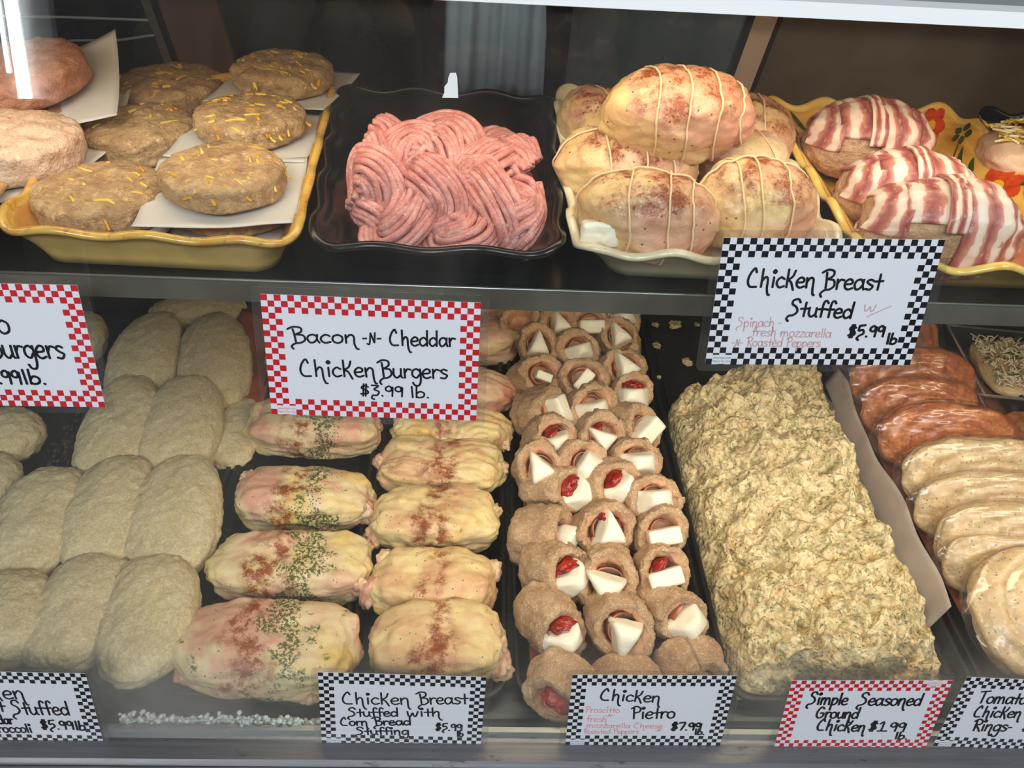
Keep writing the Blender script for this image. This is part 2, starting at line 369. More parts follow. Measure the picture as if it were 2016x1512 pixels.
def pane_haze(n):                    # smears, low condensation and a pale veil at the lower left of the pane; object coordinates: x along, z up the pane
    x, y, z = n.xyz()
    smear = n.mr(n.noise(7, 4, .6, .6, co=n.scaled((1, 1, .35), n.raw)), .42, .75, .012, .055)
    low = n.M('MULTIPLY', n.mr(z, -.555, -.69), n.mr(n.noise(6, 3, .6, co=n.raw), .35, .65, .05, .26))
    left = n.M('MULTIPLY', n.mr(x, -.08, -.20), n.mr(z, -.25, -.40, 0, .05))
    return n.M('ADD', n.M('ADD', smear, low), left)
M_PANE = glassy('case_glass', (.955, .965, .955), 1.0, pane_haze)
M_BACKGLASS = glassy('door_glass', (.7, .72, .72), .9)
M_SLEEVE = glassy('laminate_film', (.93, .93, .93), 1.0, lambda n: n.mr(n.noise(30, 2), .3, .7, .015, .04), .08)
M_FILM = glassy('clear_plastic', (.95, .95, .95), 1.0, lambda n: n.mr(n.noise(60, 3), .5, .75, .02, .12), .16)
M_SHEET = glassy('frosted_plastic', (.97, .93, .90), .9, lambda n: n.mr(n.noise(16, 2), .3, .7, .46, .64), .2, (1, .92, .87))
M_CARD = plain('white_card', (236, 238, 244), .45, .4)
M_RED = plain('red_print', (206, 16, 34), .45, .4)
M_INK = plain('black_ink', (10, 10, 18), .4, .4)
M_FAINT = plain('faded_red_ink', (214, 176, 178), .5, .3)
M_FAINTP = plain('faded_pink_ink', (240, 158, 166), .5, .3)
M_ICE = plain('frost_and_crumbs', (206, 220, 218), .6, .5, var=50, vs=300)
M_LABEL = plain('torn_paper', (226, 226, 222), .7, .3)

# ------------------------------------------------------------------ the room and the display case
ZD, ZS, YS = .56, .9965, .486          # deck height, shelf height, shelf front
mesh('floor', [(-3, -3, 0), (3, -3, 0), (3, 3.2, 0), (-3, 3.2, 0)], [(0, 1, 2, 3)], plain('grey_floor', (96, 90, 84), .5, .4, var=14, vs=8), kind='structure', smooth=False)
MB().box((-3, 2.9, 0), (3, 3.0, 2.7)).obj('wall_back', M_DARK, kind='structure', smooth=False)

case = thing('display_case', 'refrigerated steel and glass butcher display case holding all the trays and dishes', 'display case', (0.1, .9, 0))
def part(mb, name, m, **kw):
    o = mb.obj(name, m, smooth=kw.pop('smooth', False), **kw); o.parent = case; o.matrix_parent_inverse = Matrix.Translation((-.1, -.9, 0)); return o
X0, X1 = -1.0, 1.15
part(MB().box((X0, .425, .545), (X1, 1.32, ZD)), 'deck', M_DECK)
part(MB().box((X0, .36, .02), (X1, 1.40, .54)), 'base_cabinet', M_DARK)
b = MB(); b.add([(X0, .4265, .562), (X1, .4265, .562), (X1, .4265, .545), (X0, .4265, .545), (X0, .4005, .584), (X1, .4005, .584), (X1, .4005, .545), (X0, .4005, .545)], [(0, 1, 5, 4), (1, 0, 3, 2), (4, 5, 6, 7)])
part(b, 'front_sill', M_DECK)
part(MB().box((X0, .3985, .575), (X1, .4035, .5885)), 'glass_channel', M_STEEL)
b = MB(); b.add([(x, y, z) for x in (X0, X1) for y, z in ((.3985, .582), (.390, .582), (.376, .5805), (.371, .575), (.371, .54), (.3985, .54))], [(0, 1, 7, 6), (1, 2, 8, 7), (2, 3, 9, 8), (3, 4, 10, 9), (0, 5, 4, 3, 2, 1), (6, 7, 8, 9, 10, 11)])
part(b, 'front_ledge', M_STEELG)
part(MB().tube([(X0, .3675, .576), (X1, .3675, .576)], .0035, 10), 'rail_bead', M_STEEL, smooth=True)
# the leaning front pane
w0, w1, th = (.5835-CAMZ)/math.cos(GT), (1.179-CAMZ)/math.cos(GT), .005
PM = Matrix([[1, 0, 0, 0], [0, -GN[1], GU[1], GP[1]], [0, -GN[2], GU[2], GP[2]], [0, 0, 0, 1]])    # local x, y (into the case), z (up the pane)
b = MB(); V = [(x, y, z) for x in (X0, X1) for y in (0, th) for z in (w0, w1)]
b.add(V, [(0, 1, 5, 4)], 0); b.f += [[2, 6, 7, 3], [0, 4, 6, 2], [1, 3, 7, 5], [0, 2, 3, 1], [4, 5, 7, 6]]; b.m += [1]*5
M_PANE2 = glassy('clear_glass_back', (.99, 1, .99), .25)
pane = b.obj('glass_pane', [M_PANE, M_PANE2], smooth=False); pane.parent = case; pane.matrix_world = Matrix.Translation((0, 0, 0))@PM
pane.matrix_parent_inverse = Matrix.Translation((-.1, -.9, 0)); pane['label'] = 'clear sloping front glass with smears and low condensation'
# shelf
part(MB().box((X0, YS+.002, ZS-.014), (X1, .80, ZS)), 'shelf', M_SHELF)
part(MB().box((X0, YS-.001, ZS-.0165), (X1, YS+.002, ZS-.0012)), 'shelf_edge', plain('dull_shelf_edge', (98, 94, 84), .42, .5, var=20, vs=14))
part(MB().tube([(X0, YS+.0002, ZS-.0006), (X1, YS+.0002, ZS-.0006)], .0012, 8), 'shelf_lip', M_STEEL, smooth=True)
part(MB().box((X0, .52, ZS-.024), (X1, .55, ZS-.0145)), 'lamp_housing', M_WHITE)
part(MB().box((X0, .535, 1.166), (X1, .575, 1.1775)), 'lamp_housing', M_WHITE)
def emis(name, c, s):
    m = bpy.data.materials.new(name); m.use_nodes = True; e = m.node_tree.nodes['Principled BSDF']; e.inputs['Emission Color'].default_value = c+(1,); e.inputs['Emission Strength'].default_value = s; return m
part(MB().tube([(X0+.2, .555, 1.1655), (X1-.2, .555, 1.1655)], .004, 8), 'lamp_tube', emis('warm_lamp_glow', (1, .84, .62), 6), smooth=True)
part(MB().tube([(-.20, .535, ZS-.0255), (.86, .535, ZS-.0255)], .0035, 8), 'lamp_tube', bpy.data.materials['warm_lamp_glow'], smooth=True)
# top counter with its white rail
part(MB().box((X0, .4785, 1.1785), (X1, .492, 1.1868)), 'top_rail', M_WHITE)
part(MB().box((X0, .4922, 1.178), (X1, 1.06, 1.1866)), 'counter_top', M_TOP)
# leaning rear doors
SL = -.43
def rear(x0, x1, d0, d1, z0=.565, z1=1.176):
    V = []
    for x in (x0, x1):
        for d in (d0, d1):
            for z in (z0, z1): V.append((x, 1.1+(z-1.022)*SL+d, z))
    return MB().add(V, [(0, 1, 3, 2), (4, 6, 7, 5), (0, 4, 5, 1), (2, 3, 7, 6), (0, 2, 6, 4), (1, 5, 7, 3)])
part(rear(.336, .364, -.006, .012), 'door_post', M_TANMET)
part(rear(.329, .336, -.005, .012), 'door_gasket', M_GASKET); part(rear(.364, .371, -.005, .012), 'door_gasket', M_GASKET)
part(rear(-.415, -.404, -.004, .012), 'door_post', plain('grey_door_edge', (86, 82, 80), .4)); part(rear(-.404, -.397, -.005, .012), 'door_gasket', M_GASKET)
part(rear(-.397, -.325, .0, .012), 'door_stile', plain('brown_stile', (98, 78, 68), .45, var=12, vs=14))
part(rear(-.324, .328, .003, .008), 'rear_door', M_BACKGLASS); part(rear(-1.0, -.416, .003, .008), 'rear_door', M_BACKGLASS)
part(rear(.372, 1.15, .0, .010), 'rear_door', M_BROWN)
part(MB().box((X0-.02, .40, .545), (X0, 1.33, 1.178)), 'end_panel', M_DARK); part(MB().box((X1, .40, .545), (X1+.02, 1.33, 1.178)), 'end_panel', M_DARK)

fx = thing('fluorescent_lamp', 'upright white fluorescent lamp across the aisle, mirrored in the glass over the tan dish', 'lamp', (-1.325, -1.665, 0))
MB().box((-.09, -.06, 0), (.09, -.03, 2.0)).obj('back_plate', M_WHITE, fx, smooth=False)
MB().tube([(0, 0, 1.0), (0, 0, 1.9)], .017, 10).obj('tube', emis('cool_tube_glow', (.92, 1, 1), 34), fx)
MB().tube([(-.035, 0, 1.07), (-.035, 0, 1.9)], .006, 8).obj('tube', bpy.data.materials['cool_tube_glow'], fx)
for z in (.99, 1.91): MB().box((-.05, -.03, z-.012), (.05, .02, z+.012)).obj('lamp_holder', M_WHITE, fx, smooth=False)

# behind the case: counter, wire rack, the butcher's apron
cab = thing('back_counter', 'dark grey counter cabinet behind the rear glass door beside the apron', 'cabinet', (.55, 2.45, 0))
M_CABG = plain('dark_grey_laminate', (126, 126, 118), .45, .4, var=8, vs=6)
for nm, lo, hi in (('body', (-.45, 0, 0), (.45, .4, .98)), ('worktop', (-.47, -.03, .98), (.47, .4, 1.0)), ('drawer', (-.43, -.02, .80), (.43, -.001, .95)), ('door', (-.43, -.02, .06), (.43, -.001, .77))):
    MB().box(lo, hi).obj(nm, M_CABG, cab, smooth=False)
rack = thing('wire_rack', 'white wire basket rack behind the rear glass above the parchment papers', 'rack', (0, 0, 0))
def wire(pts, nm, r=.0028):
    P = np.concatenate([np.linspace(pts[i], pts[i+1], 6)[:-1] for i in range(len(pts)-1)]+[[pts[-1]]]); MB().tube(P, r, 6).obj(nm, M_WIRE, rack)
q = lambda x, y, Y: at_y(x, y, Y)
wire([q(-60, 31, 1.75), q(130, 34, 1.75), q(294, 40, 1.75), q(318, 9, 1.95)], 'basket_rail'); wire([q(-60, 92, 1.75), q(150, 80, 1.75), q(235, 79, 1.75), q(306, 69, 1.75), q(328, 34, 1.95)], 'basket_rail')
wire([q(318, 9, 1.95), q(330, -14, 2.895)], 'wall_arm', .003); wire([q(328, 34, 1.95), q(340, 4, 2.895)], 'wall_arm', .003)

def skinned(name, joints, edges, mat, parent, lv=2, root=0):
    me = bpy.data.meshes.new(name); me.from_pydata([j[:3] for j in joints], edges, []); me.materials.append(mat)
    o = bpy.data.objects.new(name, me); COL.objects.link(o); o.parent = parent
    m = o.modifiers.new('s', 'SKIN'); m.use_smooth_shade = True
    for i, j in enumerate(joints):
        d = me.skin_vertices[0].data[i]; d.radius = (j[3], j[4] if len(j) > 4 else j[3]); d.use_root = i == root
    sb = o.modifiers.new('d', 'SUBSURF'); sb.levels = lv; sb.render_levels = lv
    return o
M_FLESH = plain('flesh', (188, 134, 108), .5, .4, sss=.1); M_DARKCLOTH = plain('dark_work_clothes', (24, 22, 24), .8, .2, var=6); M_APRON = plain('grey_apron_cloth', (206, 216, 222), .85, .2, var=12, vs=14)
per = thing('person', 'person in dark clothes and a long grey apron standing behind the case', 'person', (.03, 2.02, 0))
J = [(0, 0, .98, .15, .11), (0, 0, 1.18, .13, .10), (0, .0, 1.40, .16, .11), (0, 0, 1.52, .055), (0, -.01, 1.64, .085, .10), (0, 0, 1.75, .07, .085),
     (-.09, 0, .90, .085), (-.10, -.01, .50, .058), (-.10, .02, .09, .042), (-.10, -.12, .04, .035), (.09, 0, .90, .085), (.10, -.01, .50, .058), (.10, .02, .09, .042), (.10, -.12, .04, .035),
     (-.19, 0, 1.44, .052), (-.27, -.02, 1.17, .042), (-.20, -.17, 1.05, .03), (.19, 0, 1.44, .052), (.25, 0, 1.17, .042), (.20, -.10, .96, .03)]
E_ = [(0, 1), (1, 2), (2, 3), (3, 4), (4, 5), (0, 6), (6, 7), (7, 8), (8, 9), (0, 10), (10, 11), (11, 12), (12, 13), (2, 14), (14, 15), (15, 16), (2, 17), (17, 18), (18, 19)]
skinned('body', J, E_, M_FLESH, per)
skinned('clothing', [(x, y, z, r+.012, (q[0] if q else r)+.012) for x, y, z, r, *q in J[:3]]+[(x, y, z, r+.012) for x, y, z, r, *q in J[6:9]+J[10:13]]+[J[14][:3]+(.062,), (-.255, -.01, 1.24, .05), J[17][:3]+(.062,), (.24, 0, 1.24, .05)],
        [(0, 1), (1, 2), (0, 3), (3, 4), (4, 5), (0, 6), (6, 7), (7, 8), (2, 9), (9, 10), (2, 11), (11, 12)], M_DARKCLOTH, per)
for sx in (-1, 1):
    Hx = Vector(J[16][:3]) if sx < 0 else Vector(J[19][:3]); dn = (Hx-Vector(J[15 if sx < 0 else 18][:3])).normalized(); sd = Vector((sx*.3, -1, .2)).normalized()
    JJ = [tuple(Hx)+(.026, .02), tuple(Hx+dn*.08)+(.036, .016)]; EE = [(0, 1)]
    for k in range(4):
        a = Hx+dn*.085+sd*(.027-.018*k); l = (.036, .042, .040, .032)[k]
        i = len(JJ); JJ += [tuple(a)+(.009,), tuple(a+dn*l)+(.0085,), tuple(a+dn*l*1.7+Vector((0, .012, 0)))+(.0075,)]; EE += [(1, i), (i, i+1), (i+1, i+2)]
    a = Hx+dn*.03+sd*.03; i = len(JJ); JJ += [tuple(a)+(.011,), tuple(a+dn*.03+sd*.018)+(.0095,), tuple(a+dn*.055+sd*.02)+(.008,)]; EE += [(0, i), (i, i+1), (i+1, i+2)]
    skinned('hand', JJ, EE, M_FLESH, per, 1)
hd, hf = cs(14); Vh = se(hd, .078, .098, .122, 2.1)
Vh[:, 0] *= 1-.22*np.clip(-Vh[:, 2]/.12, 0, 1); fr = hd[:, 1] < -.3
Vh[:, 1] -= .022*np.exp(-((hd[:, 0]/.13)**2+((hd[:, 2]+.12)/.16)**2))*fr-.010*(np.exp(-(((np.abs(hd[:, 0])-.36)/.13)**2+((hd[:, 2]-.08)/.10)**2)))*fr
Vh[:, 1] += .006*np.exp(-((hd[:, 0]/.3)**2+((hd[:, 2]+.5)/.05)**2))*fr
hm = mesh('head', Vh, hf, M_FLESH, per, loc=(0, -.012, 1.69))
for s in (-1, 1):
    mesh('eye', se(cs(6)[0], .014, .010, .010, 2), cs(6)[1], plain('eye_white', (220, 215, 205), .3), hm, loc=(s*.032, -.086, .008)); mesh('ear', se(cs(6)[0], .010, .02, .032, 2), cs(6)[1], M_FLESH, hm, loc=(s*.080, .01, -.01))
sel = [f for f in hf if all(hd[i][2] > .25 or (hd[i][1] > .2 and hd[i][2] > -.5) for i in f)]
mesh('hair', Vh*1.07, sel, plain('dark_hair', (40, 28, 20), .6, bump=.002, bs=120), per, loc=(0, -.008, 1.695))
nu, nv = 40, 26; V = []
for i in range(nu):
    for j in range(nv):
        t = i/(nu-1)*2-1; s = j/(nv-1); z = 1.36-s*.74; hw = .075+.02*min(1, s*2.2)+.018*s
        V.append((t*hw, -.135-.012*math.cos(t*9+s*2)*s-.008*math.sin(t*21+s*3)*s+.07*t*t*(.6+.4*(1-s)), z+.012*math.sin(t*5)*s))
ap = mesh('apron', V, grid_f(nu, nv), M_APRON, per); ap.modifiers.new('t', 'SOLIDIFY').thickness = .003

# ------------------------------------------------------------------ dishes on the shelf
def rquad(c, r, n):                   # n points, evenly spaced, of a quad with rounded corners, from the middle of the right side; and their outward normals
    c = [np.array(p[:2], float) for p in c]; P = []
    for k in (1, 2, 3, 0):
        a, b, d = c[k-1], c[k], c[(k+1) % 4]; u, v = norm(a-b), norm(d-b); ph = math.acos(np.clip(u@v, -1, 1)); q = r/math.tan(ph/2); ctr = b+norm(u+v)*r/math.sin(ph/2); p0, p1 = b+u*q-ctr, b+v*q-ctr
        a0 = math.atan2(p0[1], p0[0]); da = (math.atan2(p1[1], p1[0])-a0+math.pi) % (2*math.pi)-math.pi
        P += [ctr+r*np.array([math.cos(a0+da*t), math.sin(a0+da*t)]) for t in np.linspace(0, 1, 24)]
    P = np.array(P); m = (c[1]+c[2])/2; k = 23; P = np.concatenate([[m], np.roll(P, -24, 0), [m]]); L = np.concatenate([[0], np.cumsum(np.linalg.norm(np.diff(P, axis=0), axis=1))]); s = np.arange(n)/n*L[-1]
    Q = np.column_stack([np.interp(s, L, P[:, 0]), np.interp(s, L, P[:, 1])]); T = np.roll(Q, -1, 0)-np.roll(Q, 1, 0); N = np.column_stack([T[:, 1], -T[:, 0]]); return Q, N/np.linalg.norm(N, axis=1)[:, None]
class Dish:
    """Rectangular baker with a wavy flared rim: rim corners, base shrunk towards the middle."""
    def __init__(s, rim, z0, z1, inset=.028, wave=.0030, nw=18, th=.005, r=0, n=288):
        r = r or .021
        s.n = n; s.c = np.mean([p[:2] for p in rim], axis=0); s.z0, s.z1, s.th, s.wave = z0, z1, th, wave
        s.R, s.out = rquad(rim, r, n); cc = [np.array(p[:2], float) for p in rim]; bq = []
        for k in range(4):
            u, v = norm(cc[k-1]-cc[k]), norm(cc[(k+1) % 4]-cc[k]); sn = abs(u[0]*v[1]-u[1]*v[0]); bq.append(cc[k]+(u+v)*inset/sn)
        s.B, _ = rquad(bq, .017, n); s.W = np.cos(np.arange(n)/n*2*math.pi*nw)
    def loop(s, t, off=0.0, dz=0.0):
        t2 = t**1.35; P = s.B+(s.R-s.B)*t2+s.out*(off+s.wave*.5*s.W[:, None]*t*t)
        z = s.z0+(s.z1-s.z0)*t+s.wave*s.W*t**3+dz
        return np.column_stack([P, z])
    def wall(s, i, t, lift=.0006):      # point on the inner wall
        L = s.loop(t, -s.th+lift*0, 0); i = i % s.n; a = int(i); f = i-a; p = L[a]*(1-f)+L[(a+1) % s.n]*f
        o = s.out[a]*(1-f)+s.out[(a+1) % s.n]*f; return p+lift*np.array([-o[0]*.72, -o[1]*.72, .70])
    def make(s, name, label, mats, cat='dish', group=None):
        th = s.th; LS = [(s.loop(0, -.004), 0)]+[(s.loop(t), 0) for t in (.04, .25, .5, .75, .92)]
        LS += [(s.loop(1, .0012, -.002), 2), (s.loop(1, .0012, .0006), 2), (s.loop(1, -th*.5, .0022), 2), (s.loop(1, -th, .0006), 2), (s.loop(1, -th, -.003), 2)]
        LS += [(s.loop(t, -th), 1) for t in (.92, .84, .76, .68, .6, .5, .4, .3, .2, .14)]+[(s.loop(.10, -th-.006, .002), 1)]
        V = np.concatenate([l for l, _ in LS]); n = s.n; F = []; MI = []
        for k in range(len(LS)-1):
            F += [(k*n+i, k*n+(i+1) % n, (k+1)*n+(i+1) % n, (k+1)*n+i) for i in range(n)]; MI += [LS[k+1][1] if LS[k+1][1] != 1 or LS[k][1] == 1 else 2]*n
        m = len(LS)-1; nq = len(F); V = np.concatenate([V, [np.append(s.c, LS[m][0][:, 2].mean())], [np.append(s.c, s.z0)]]); c = len(V)-2
        F += [(m*n+i, m*n+(i+1) % n, c) for i in range(n)]+[((i+1) % n, i, c+1) for i in range(n)]; MI += [1]*n+[0]*n
        org = np.append(s.c, s.z0); o = mesh(name, V-org, F, mats, mi=MI, loc=org+np.array([0, 0, .0006]), label=label, cat=cat, group=group); s.o = o
        for p in o.data.polygons[nq:]: p.use_smooth = False
        return o
    def decal(s, name, uv, mat, lift=.0014, thick=.0004):   # painted patch on the inner wall; uv = outline in (perimeter index, height fraction)
        uv = np.asarray(uv, float); c = uv.mean(0); V = []; org = np.array(s.o.location)
        rings = [1, .66, .33]
        for r in rings: V += [s.wall(*(c+(p-c)*r), lift)-org for p in uv]
        V.append(s.wall(*c, lift)-org); n = len(uv); F = [(k*n+i, k*n+(i+1) % n, (k+1)*n+(i+1) % n, (k+1)*n+i) for k in range(2) for i in range(n)]+[(2*n+i, 2*n+(i+1) % n, 3*n) for i in range(n)]
        o = mesh(name, V, F, mat, s.o); return o
zr = 1.030
D_burg = Dish([(-.303, .480), (-.113, .474), (-.131, .778), (-.327, .765)], ZS, zr, nw=16, inset=.018, wave=.0022); D_burg.make('baking_dish', 'mustard yellow wavy dish holding cheddar chicken patties on white paper', [M_YOUT, M_YIN, M_YRIM])
D_pink = Dish([(-.105, .474), (.056, .474), (.064, .760), (-.127, .760)], ZS, zr, wave=.0022, nw=14); D_pink.make('serving_dish', 'black wavy dish holding the mound of plain pink ground chicken', [M_BLACKDISH]*3)
D_wh = Dish([(.0625, .478), (.2465, .474), (.248, .772), (.068, .782)], ZS, zr, wave=.0034, nw=18); D_wh.make('baking_dish', 'cream crackle glazed wavy dish holding string tied chicken breasts', [M_WOUT, M_WIN, M_WRIM])
D_ye = Dish([(.256, .474), (.474, .474), (.444, .772), (.257, .772)], ZS, zr, wave=.004, nw=18, inset=.032); D_ye.make('painted_dish', 'yellow dish painted with red flowers holding bacon wrapped chicken', [M_OOUT, M_OIN, M_ORIM])
D_rt = Dish([(.481, .480), (.66, .474), (.66, .76), (.455, .77)], ZS, zr+.001, wave=.003, nw=20); D_rt.make('serving_dish', 'black wavy dish with shredded cheese right of the painted dish', [M_BLACKDISH]*3)
D_lf = Dish([(-.49, .474), (-.314, .474), (-.343, .765), (-.53, .765)], ZS, zr, nw=20, wave=.0012); D_lf.make('baking_dish', 'tan dish with plain patties beside the mustard yellow dish', [M_YOUT, M_YIN, glaze('tan_rim', (196, 156, 98), (168, 124, 70))])
# painted flowers and leaves on the yellow dish (perimeter index: right wall around 0, back wall around 72, left wall around 144)
def leaf(i0, t0, i1, t1, w, bend=0):
    a, b = np.array([i0, t0]), np.array([i1, t1]); sc = np.array([1, .066]); d = (b-a)/sc; nr = np.array([-d[1], d[0]]); nr = nr/np.linalg.norm(nr)*sc; U = np.linspace(0, 1, 9)
    up = [a+(b-a)*u+nr*(bend*math.sin(u*math.pi)+w*math.sin(u*math.pi)**.7) for u in U]; dn = [a+(b-a)*u+nr*(bend*math.sin(u*math.pi)-w*math.sin(u*math.pi)**.7) for u in U[1:-1]]
    return up+dn[::-1]
for a in ((98.5, .90, 96, .25, 1.1, .5), (95, .84, 92.8, .38, 1.0, .4), (91, .90, 89, .45, 1.0, .5), (76, .95, 73, .88, .6, .1), (31, .62, 24, .30, 1.0, 1.2), (24, .62, 20, .40, 1.0, .8), (34, .26, 13, .34, .4, 0.3), (33.5, .62, 31, .30, .35, 0), (7, .86, 1, .72, 1.0, .8), (2, .74, -6, .62, 1.0, .6), (-14, .42, -21, .55, 1.1, .6), (-24, .8, -29, .6, 1.0, .6)):
    D_ye.decal('painted_leaf', leaf(*a), M_PGREEN)
for c, r, m, n in (((49, .66), 6.0, M_PRED, 7), ((8, .46), 8.0, M_PRED, 7), ((34.5, .76), 3.4, M_PGREEN, 5)):
    for k in range(n):
        t = 2*math.pi*k/n+.3; d = np.array([math.cos(t)*r, math.sin(t)*r*.058]); p = np.array(c)
        D_ye.decal('painted_petal', leaf(*(p+d*.22), *(p+d), r*.30), m, .0013+.0001*k)
    if m is M_PRED: D_ye.decal('painted_flower_centre', [np.array(c)+np.array([math.cos(t)*r*.28, math.sin(t)*r*.28*.058]) for t in np.linspace(0, 6.28, 13)[:-1]], M_PYEL, .0022)
mesh('terracotta_liner', [(x, y, 1.0035+z) for z in (0, .0015) for x, y in ((.300, .520), (.428, .520), (.404, .728), (.300, .728))], [(0, 3, 2, 1), (4, 5, 6, 7), (0, 1, 5, 4), (1, 2, 6, 5), (2, 3, 7, 6), (3, 0, 4, 7)], M_TERRA, smooth=False, label='terracotta coloured paper liner under the bacon wrapped chicken', cat='paper liner')

# ------------------------------------------------------------------ patties and parchment papers
def sheet(name, label, c, sx, sy, yaw, mat, curl=(0, 0, 0, 0), n=22, cat='paper', wave=.002, group=None, thick=.0006, tilt=None):
    u = np.linspace(-1, 1, n); A, B = np.meshgrid(u, u, indexing='ij'); A, B = A.ravel(), B.ravel()
    z = wave*vnoise(np.column_stack([A*1.3, B*1.3, 0*A+c[0]*50]), 3)
    for (a, b), k in zip(((-1, -1), (1, -1), (1, 1), (-1, 1)), curl): z = z+k*np.clip((a*A+b*B)/2, 0, 1)**2.2
    V = np.column_stack([A*sx/2, B*sy/2, z]); o = mesh(name, V, grid_f(n, n), mat, loc=c, rot=(tilt[0] if tilt else 0, tilt[1] if tilt else 0, yaw), label=label, cat=cat, group=group)
    m = o.modifiers.new('t', 'SOLIDIFY'); m.thickness = thick; m.offset = 1; return o
def patty(label, c, r, h, mat, shred=0, seed=0, tilt=(0, 0), yaw=0, dome=.0022, cols=None):
    """flat hand-pressed patty with a ragged edge; c = middle of its underside"""
    d, F = cs(26); rr = np.hypot(d[:, 0], d[:, 1]); zz = d[:, 2]; al = np.arctan2(zz, rr)*.5+np.arctan2(zz*h, rr*2*r)*.5; c2, s2 = np.cos(al), np.sin(al)
    ee = 6.5; kk = ((c2/r)**ee+np.abs(s2/(h/2))**ee)**(-1/ee); V = np.column_stack([d[:, 0]/(rr+1e-9)*c2*kk, d[:, 1]/(rr+1e-9)*c2*kk*.97, s2*kk+h/2])
    a = np.column_stack([d[:, 0], d[:, 1], zz])
    k = fbm(a*2.2+seed, 3, seed); V[:, :2] *= (1+(.03*k+.012*fbm(a*7+seed, 2, seed+2))*np.clip(rr*1.5, 0, 1))[:, None]
    V[:, 2] += np.where(zz > 0, dome*(1-np.clip(np.hypot(V[:, 0], V[:, 1])/r, 0, 1)**2)+.0016*fbm(V*90+seed, 3, seed+5), 0)
    n2 = fbm(V*220+seed, 2, seed+9); V += d*(.0009*n2*np.clip(zz+.8, 0, 1))[:, None]
    t = thing('chicken_patty', label, 'patty', c, (tilt[0], tilt[1], yaw)); mesh('meat', V, F, mat, t)
    if shred:
        R2 = random.Random(seed); bs = {0: MB(), 1: MB()}
        for _ in range(shred):
            a0 = R2.random()*6.28; ed = R2.random() < .5; q = r*(R2.uniform(.86, .97) if ed else math.sqrt(R2.random())*.85); l = R2.uniform(.003, .0095 if R2.random() < .6 else .016); w = R2.uniform(.0008, .0015); yw = R2.uniform(-1.0, .5)
            p = np.array([q*math.cos(a0), q*math.sin(a0)]); z = h+dome*(1-(q/r)**2)-.0002-(.5*h*max(0, (q/r-.86)/.12)*R2.random() if ed else 0); rr_ = max(0, q-.0)
            U = np.linspace(-.5, .5, 5); cv = R2.uniform(-.3, .3)
            pts = [(p[0]+l*u*math.cos(yw)-cv*l*u*u*math.sin(yw), p[1]+l*u*math.sin(yw)+cv*l*u*u*math.cos(yw), z-.0006*abs(u)) for u in U]
            pts = [(x, y, min(zz_, h*(.5+.5*max(0, 1-(math.hypot(x, y)/r)**9))+dome*(1-min(1, (math.hypot(x, y)/r)**2)))) for x, y, zz_ in pts]
            bs[0 if R2.random() < .45 else 1].tube(pts, w, 5)
        for kk, nm, mt in ((0, 'orange_cheddar_shreds', M_CHED), (1, 'pale_cheddar_shreds', M_CHEDP)):
            if bs[kk].v: bs[kk].obj(nm, mt, t, kind='stuff')
    return t
pz = 1.0035
B_ = [  # label, pixel of the top's middle, top height, radius, layer base, shreds, yaw
 ('pale cheddar patty on parchment in front corner nearest the tan dish', (190, 362), 1.033, .0455, 34, 3),
 ('flat cheddar patty in the middle of the lower row along the tan dish', (270, 236), 1.033, .0455, 30, 11),
 ('flat cheddar patty at the back of the lower row, below the wire rack', (334, 152), 1.033, .0475, 40, 23),
 ('cheddar patty with long orange shreds raised on parchment at dish front', (437, 322), 1.050, .0425, 60, 31),
 ('cheddar patty raised on parchment between the front and back raised ones', (490, 214), 1.050, .0425, 60, 47),
 ('highest browned cheddar patty at the back beside the black dish', (555, 124), 1.053, .0435, 60, 59)]
for k, (lb, (px_, py_), zt, r, ns, sd) in enumerate(B_):
    p = at(px_, py_, zt-.002); h = .0235 if k < 3 else .0195; zb = zt-h-.002
    patty(lb, (p[0], p[1], zb), r, h, M_BURG, ns, sd, yaw=sd)
    sheet('parchment_paper', ['parchment square under the front patty beside the tan dish', 'parchment square under the middle patty of the lower row', 'parchment square under the back patty of the lower row', 'parchment square with a curled corner under the front raised patty', 'parchment square under the middle raised patty', 'parchment square sticking out behind the highest patty'][k],
          (p[0], p[1], zb-.0022), .106 if k > 2 else .102, .102 if k > 2 else .096, (-.1, .05, .25, .12, -.06, -.18)[k], M_PARCH, ((.016, .002, .002, .018), (.014, .002, .002, .016), (.014, .001, .003, .016), (.003, .002, .004, .002), (.002, .003, .001, .002), (.001, .004, .002, .003))[k])
    if k > 2:
        patty(('lower patty hidden under the front raised patty', 'lower patty under the middle raised patty', 'lower patty under the highest patty')[k-3], (p[0]+.002, p[1]+.006, pz+.0022), .040, .0195, M_BURG, 8, sd+2)
        sheet('parchment_paper', ('bottom parchment lying at the dish front under two patties', 'bottom parchment under the middle stack of two patties', 'bottom parchment under the back stack of two patties')[k-3], (p[0]+.002, p[1]+.012, pz), .082, .090, (.03, -.04, .05)[k-3], M_PARCH, (.002, .003, .002, .002))
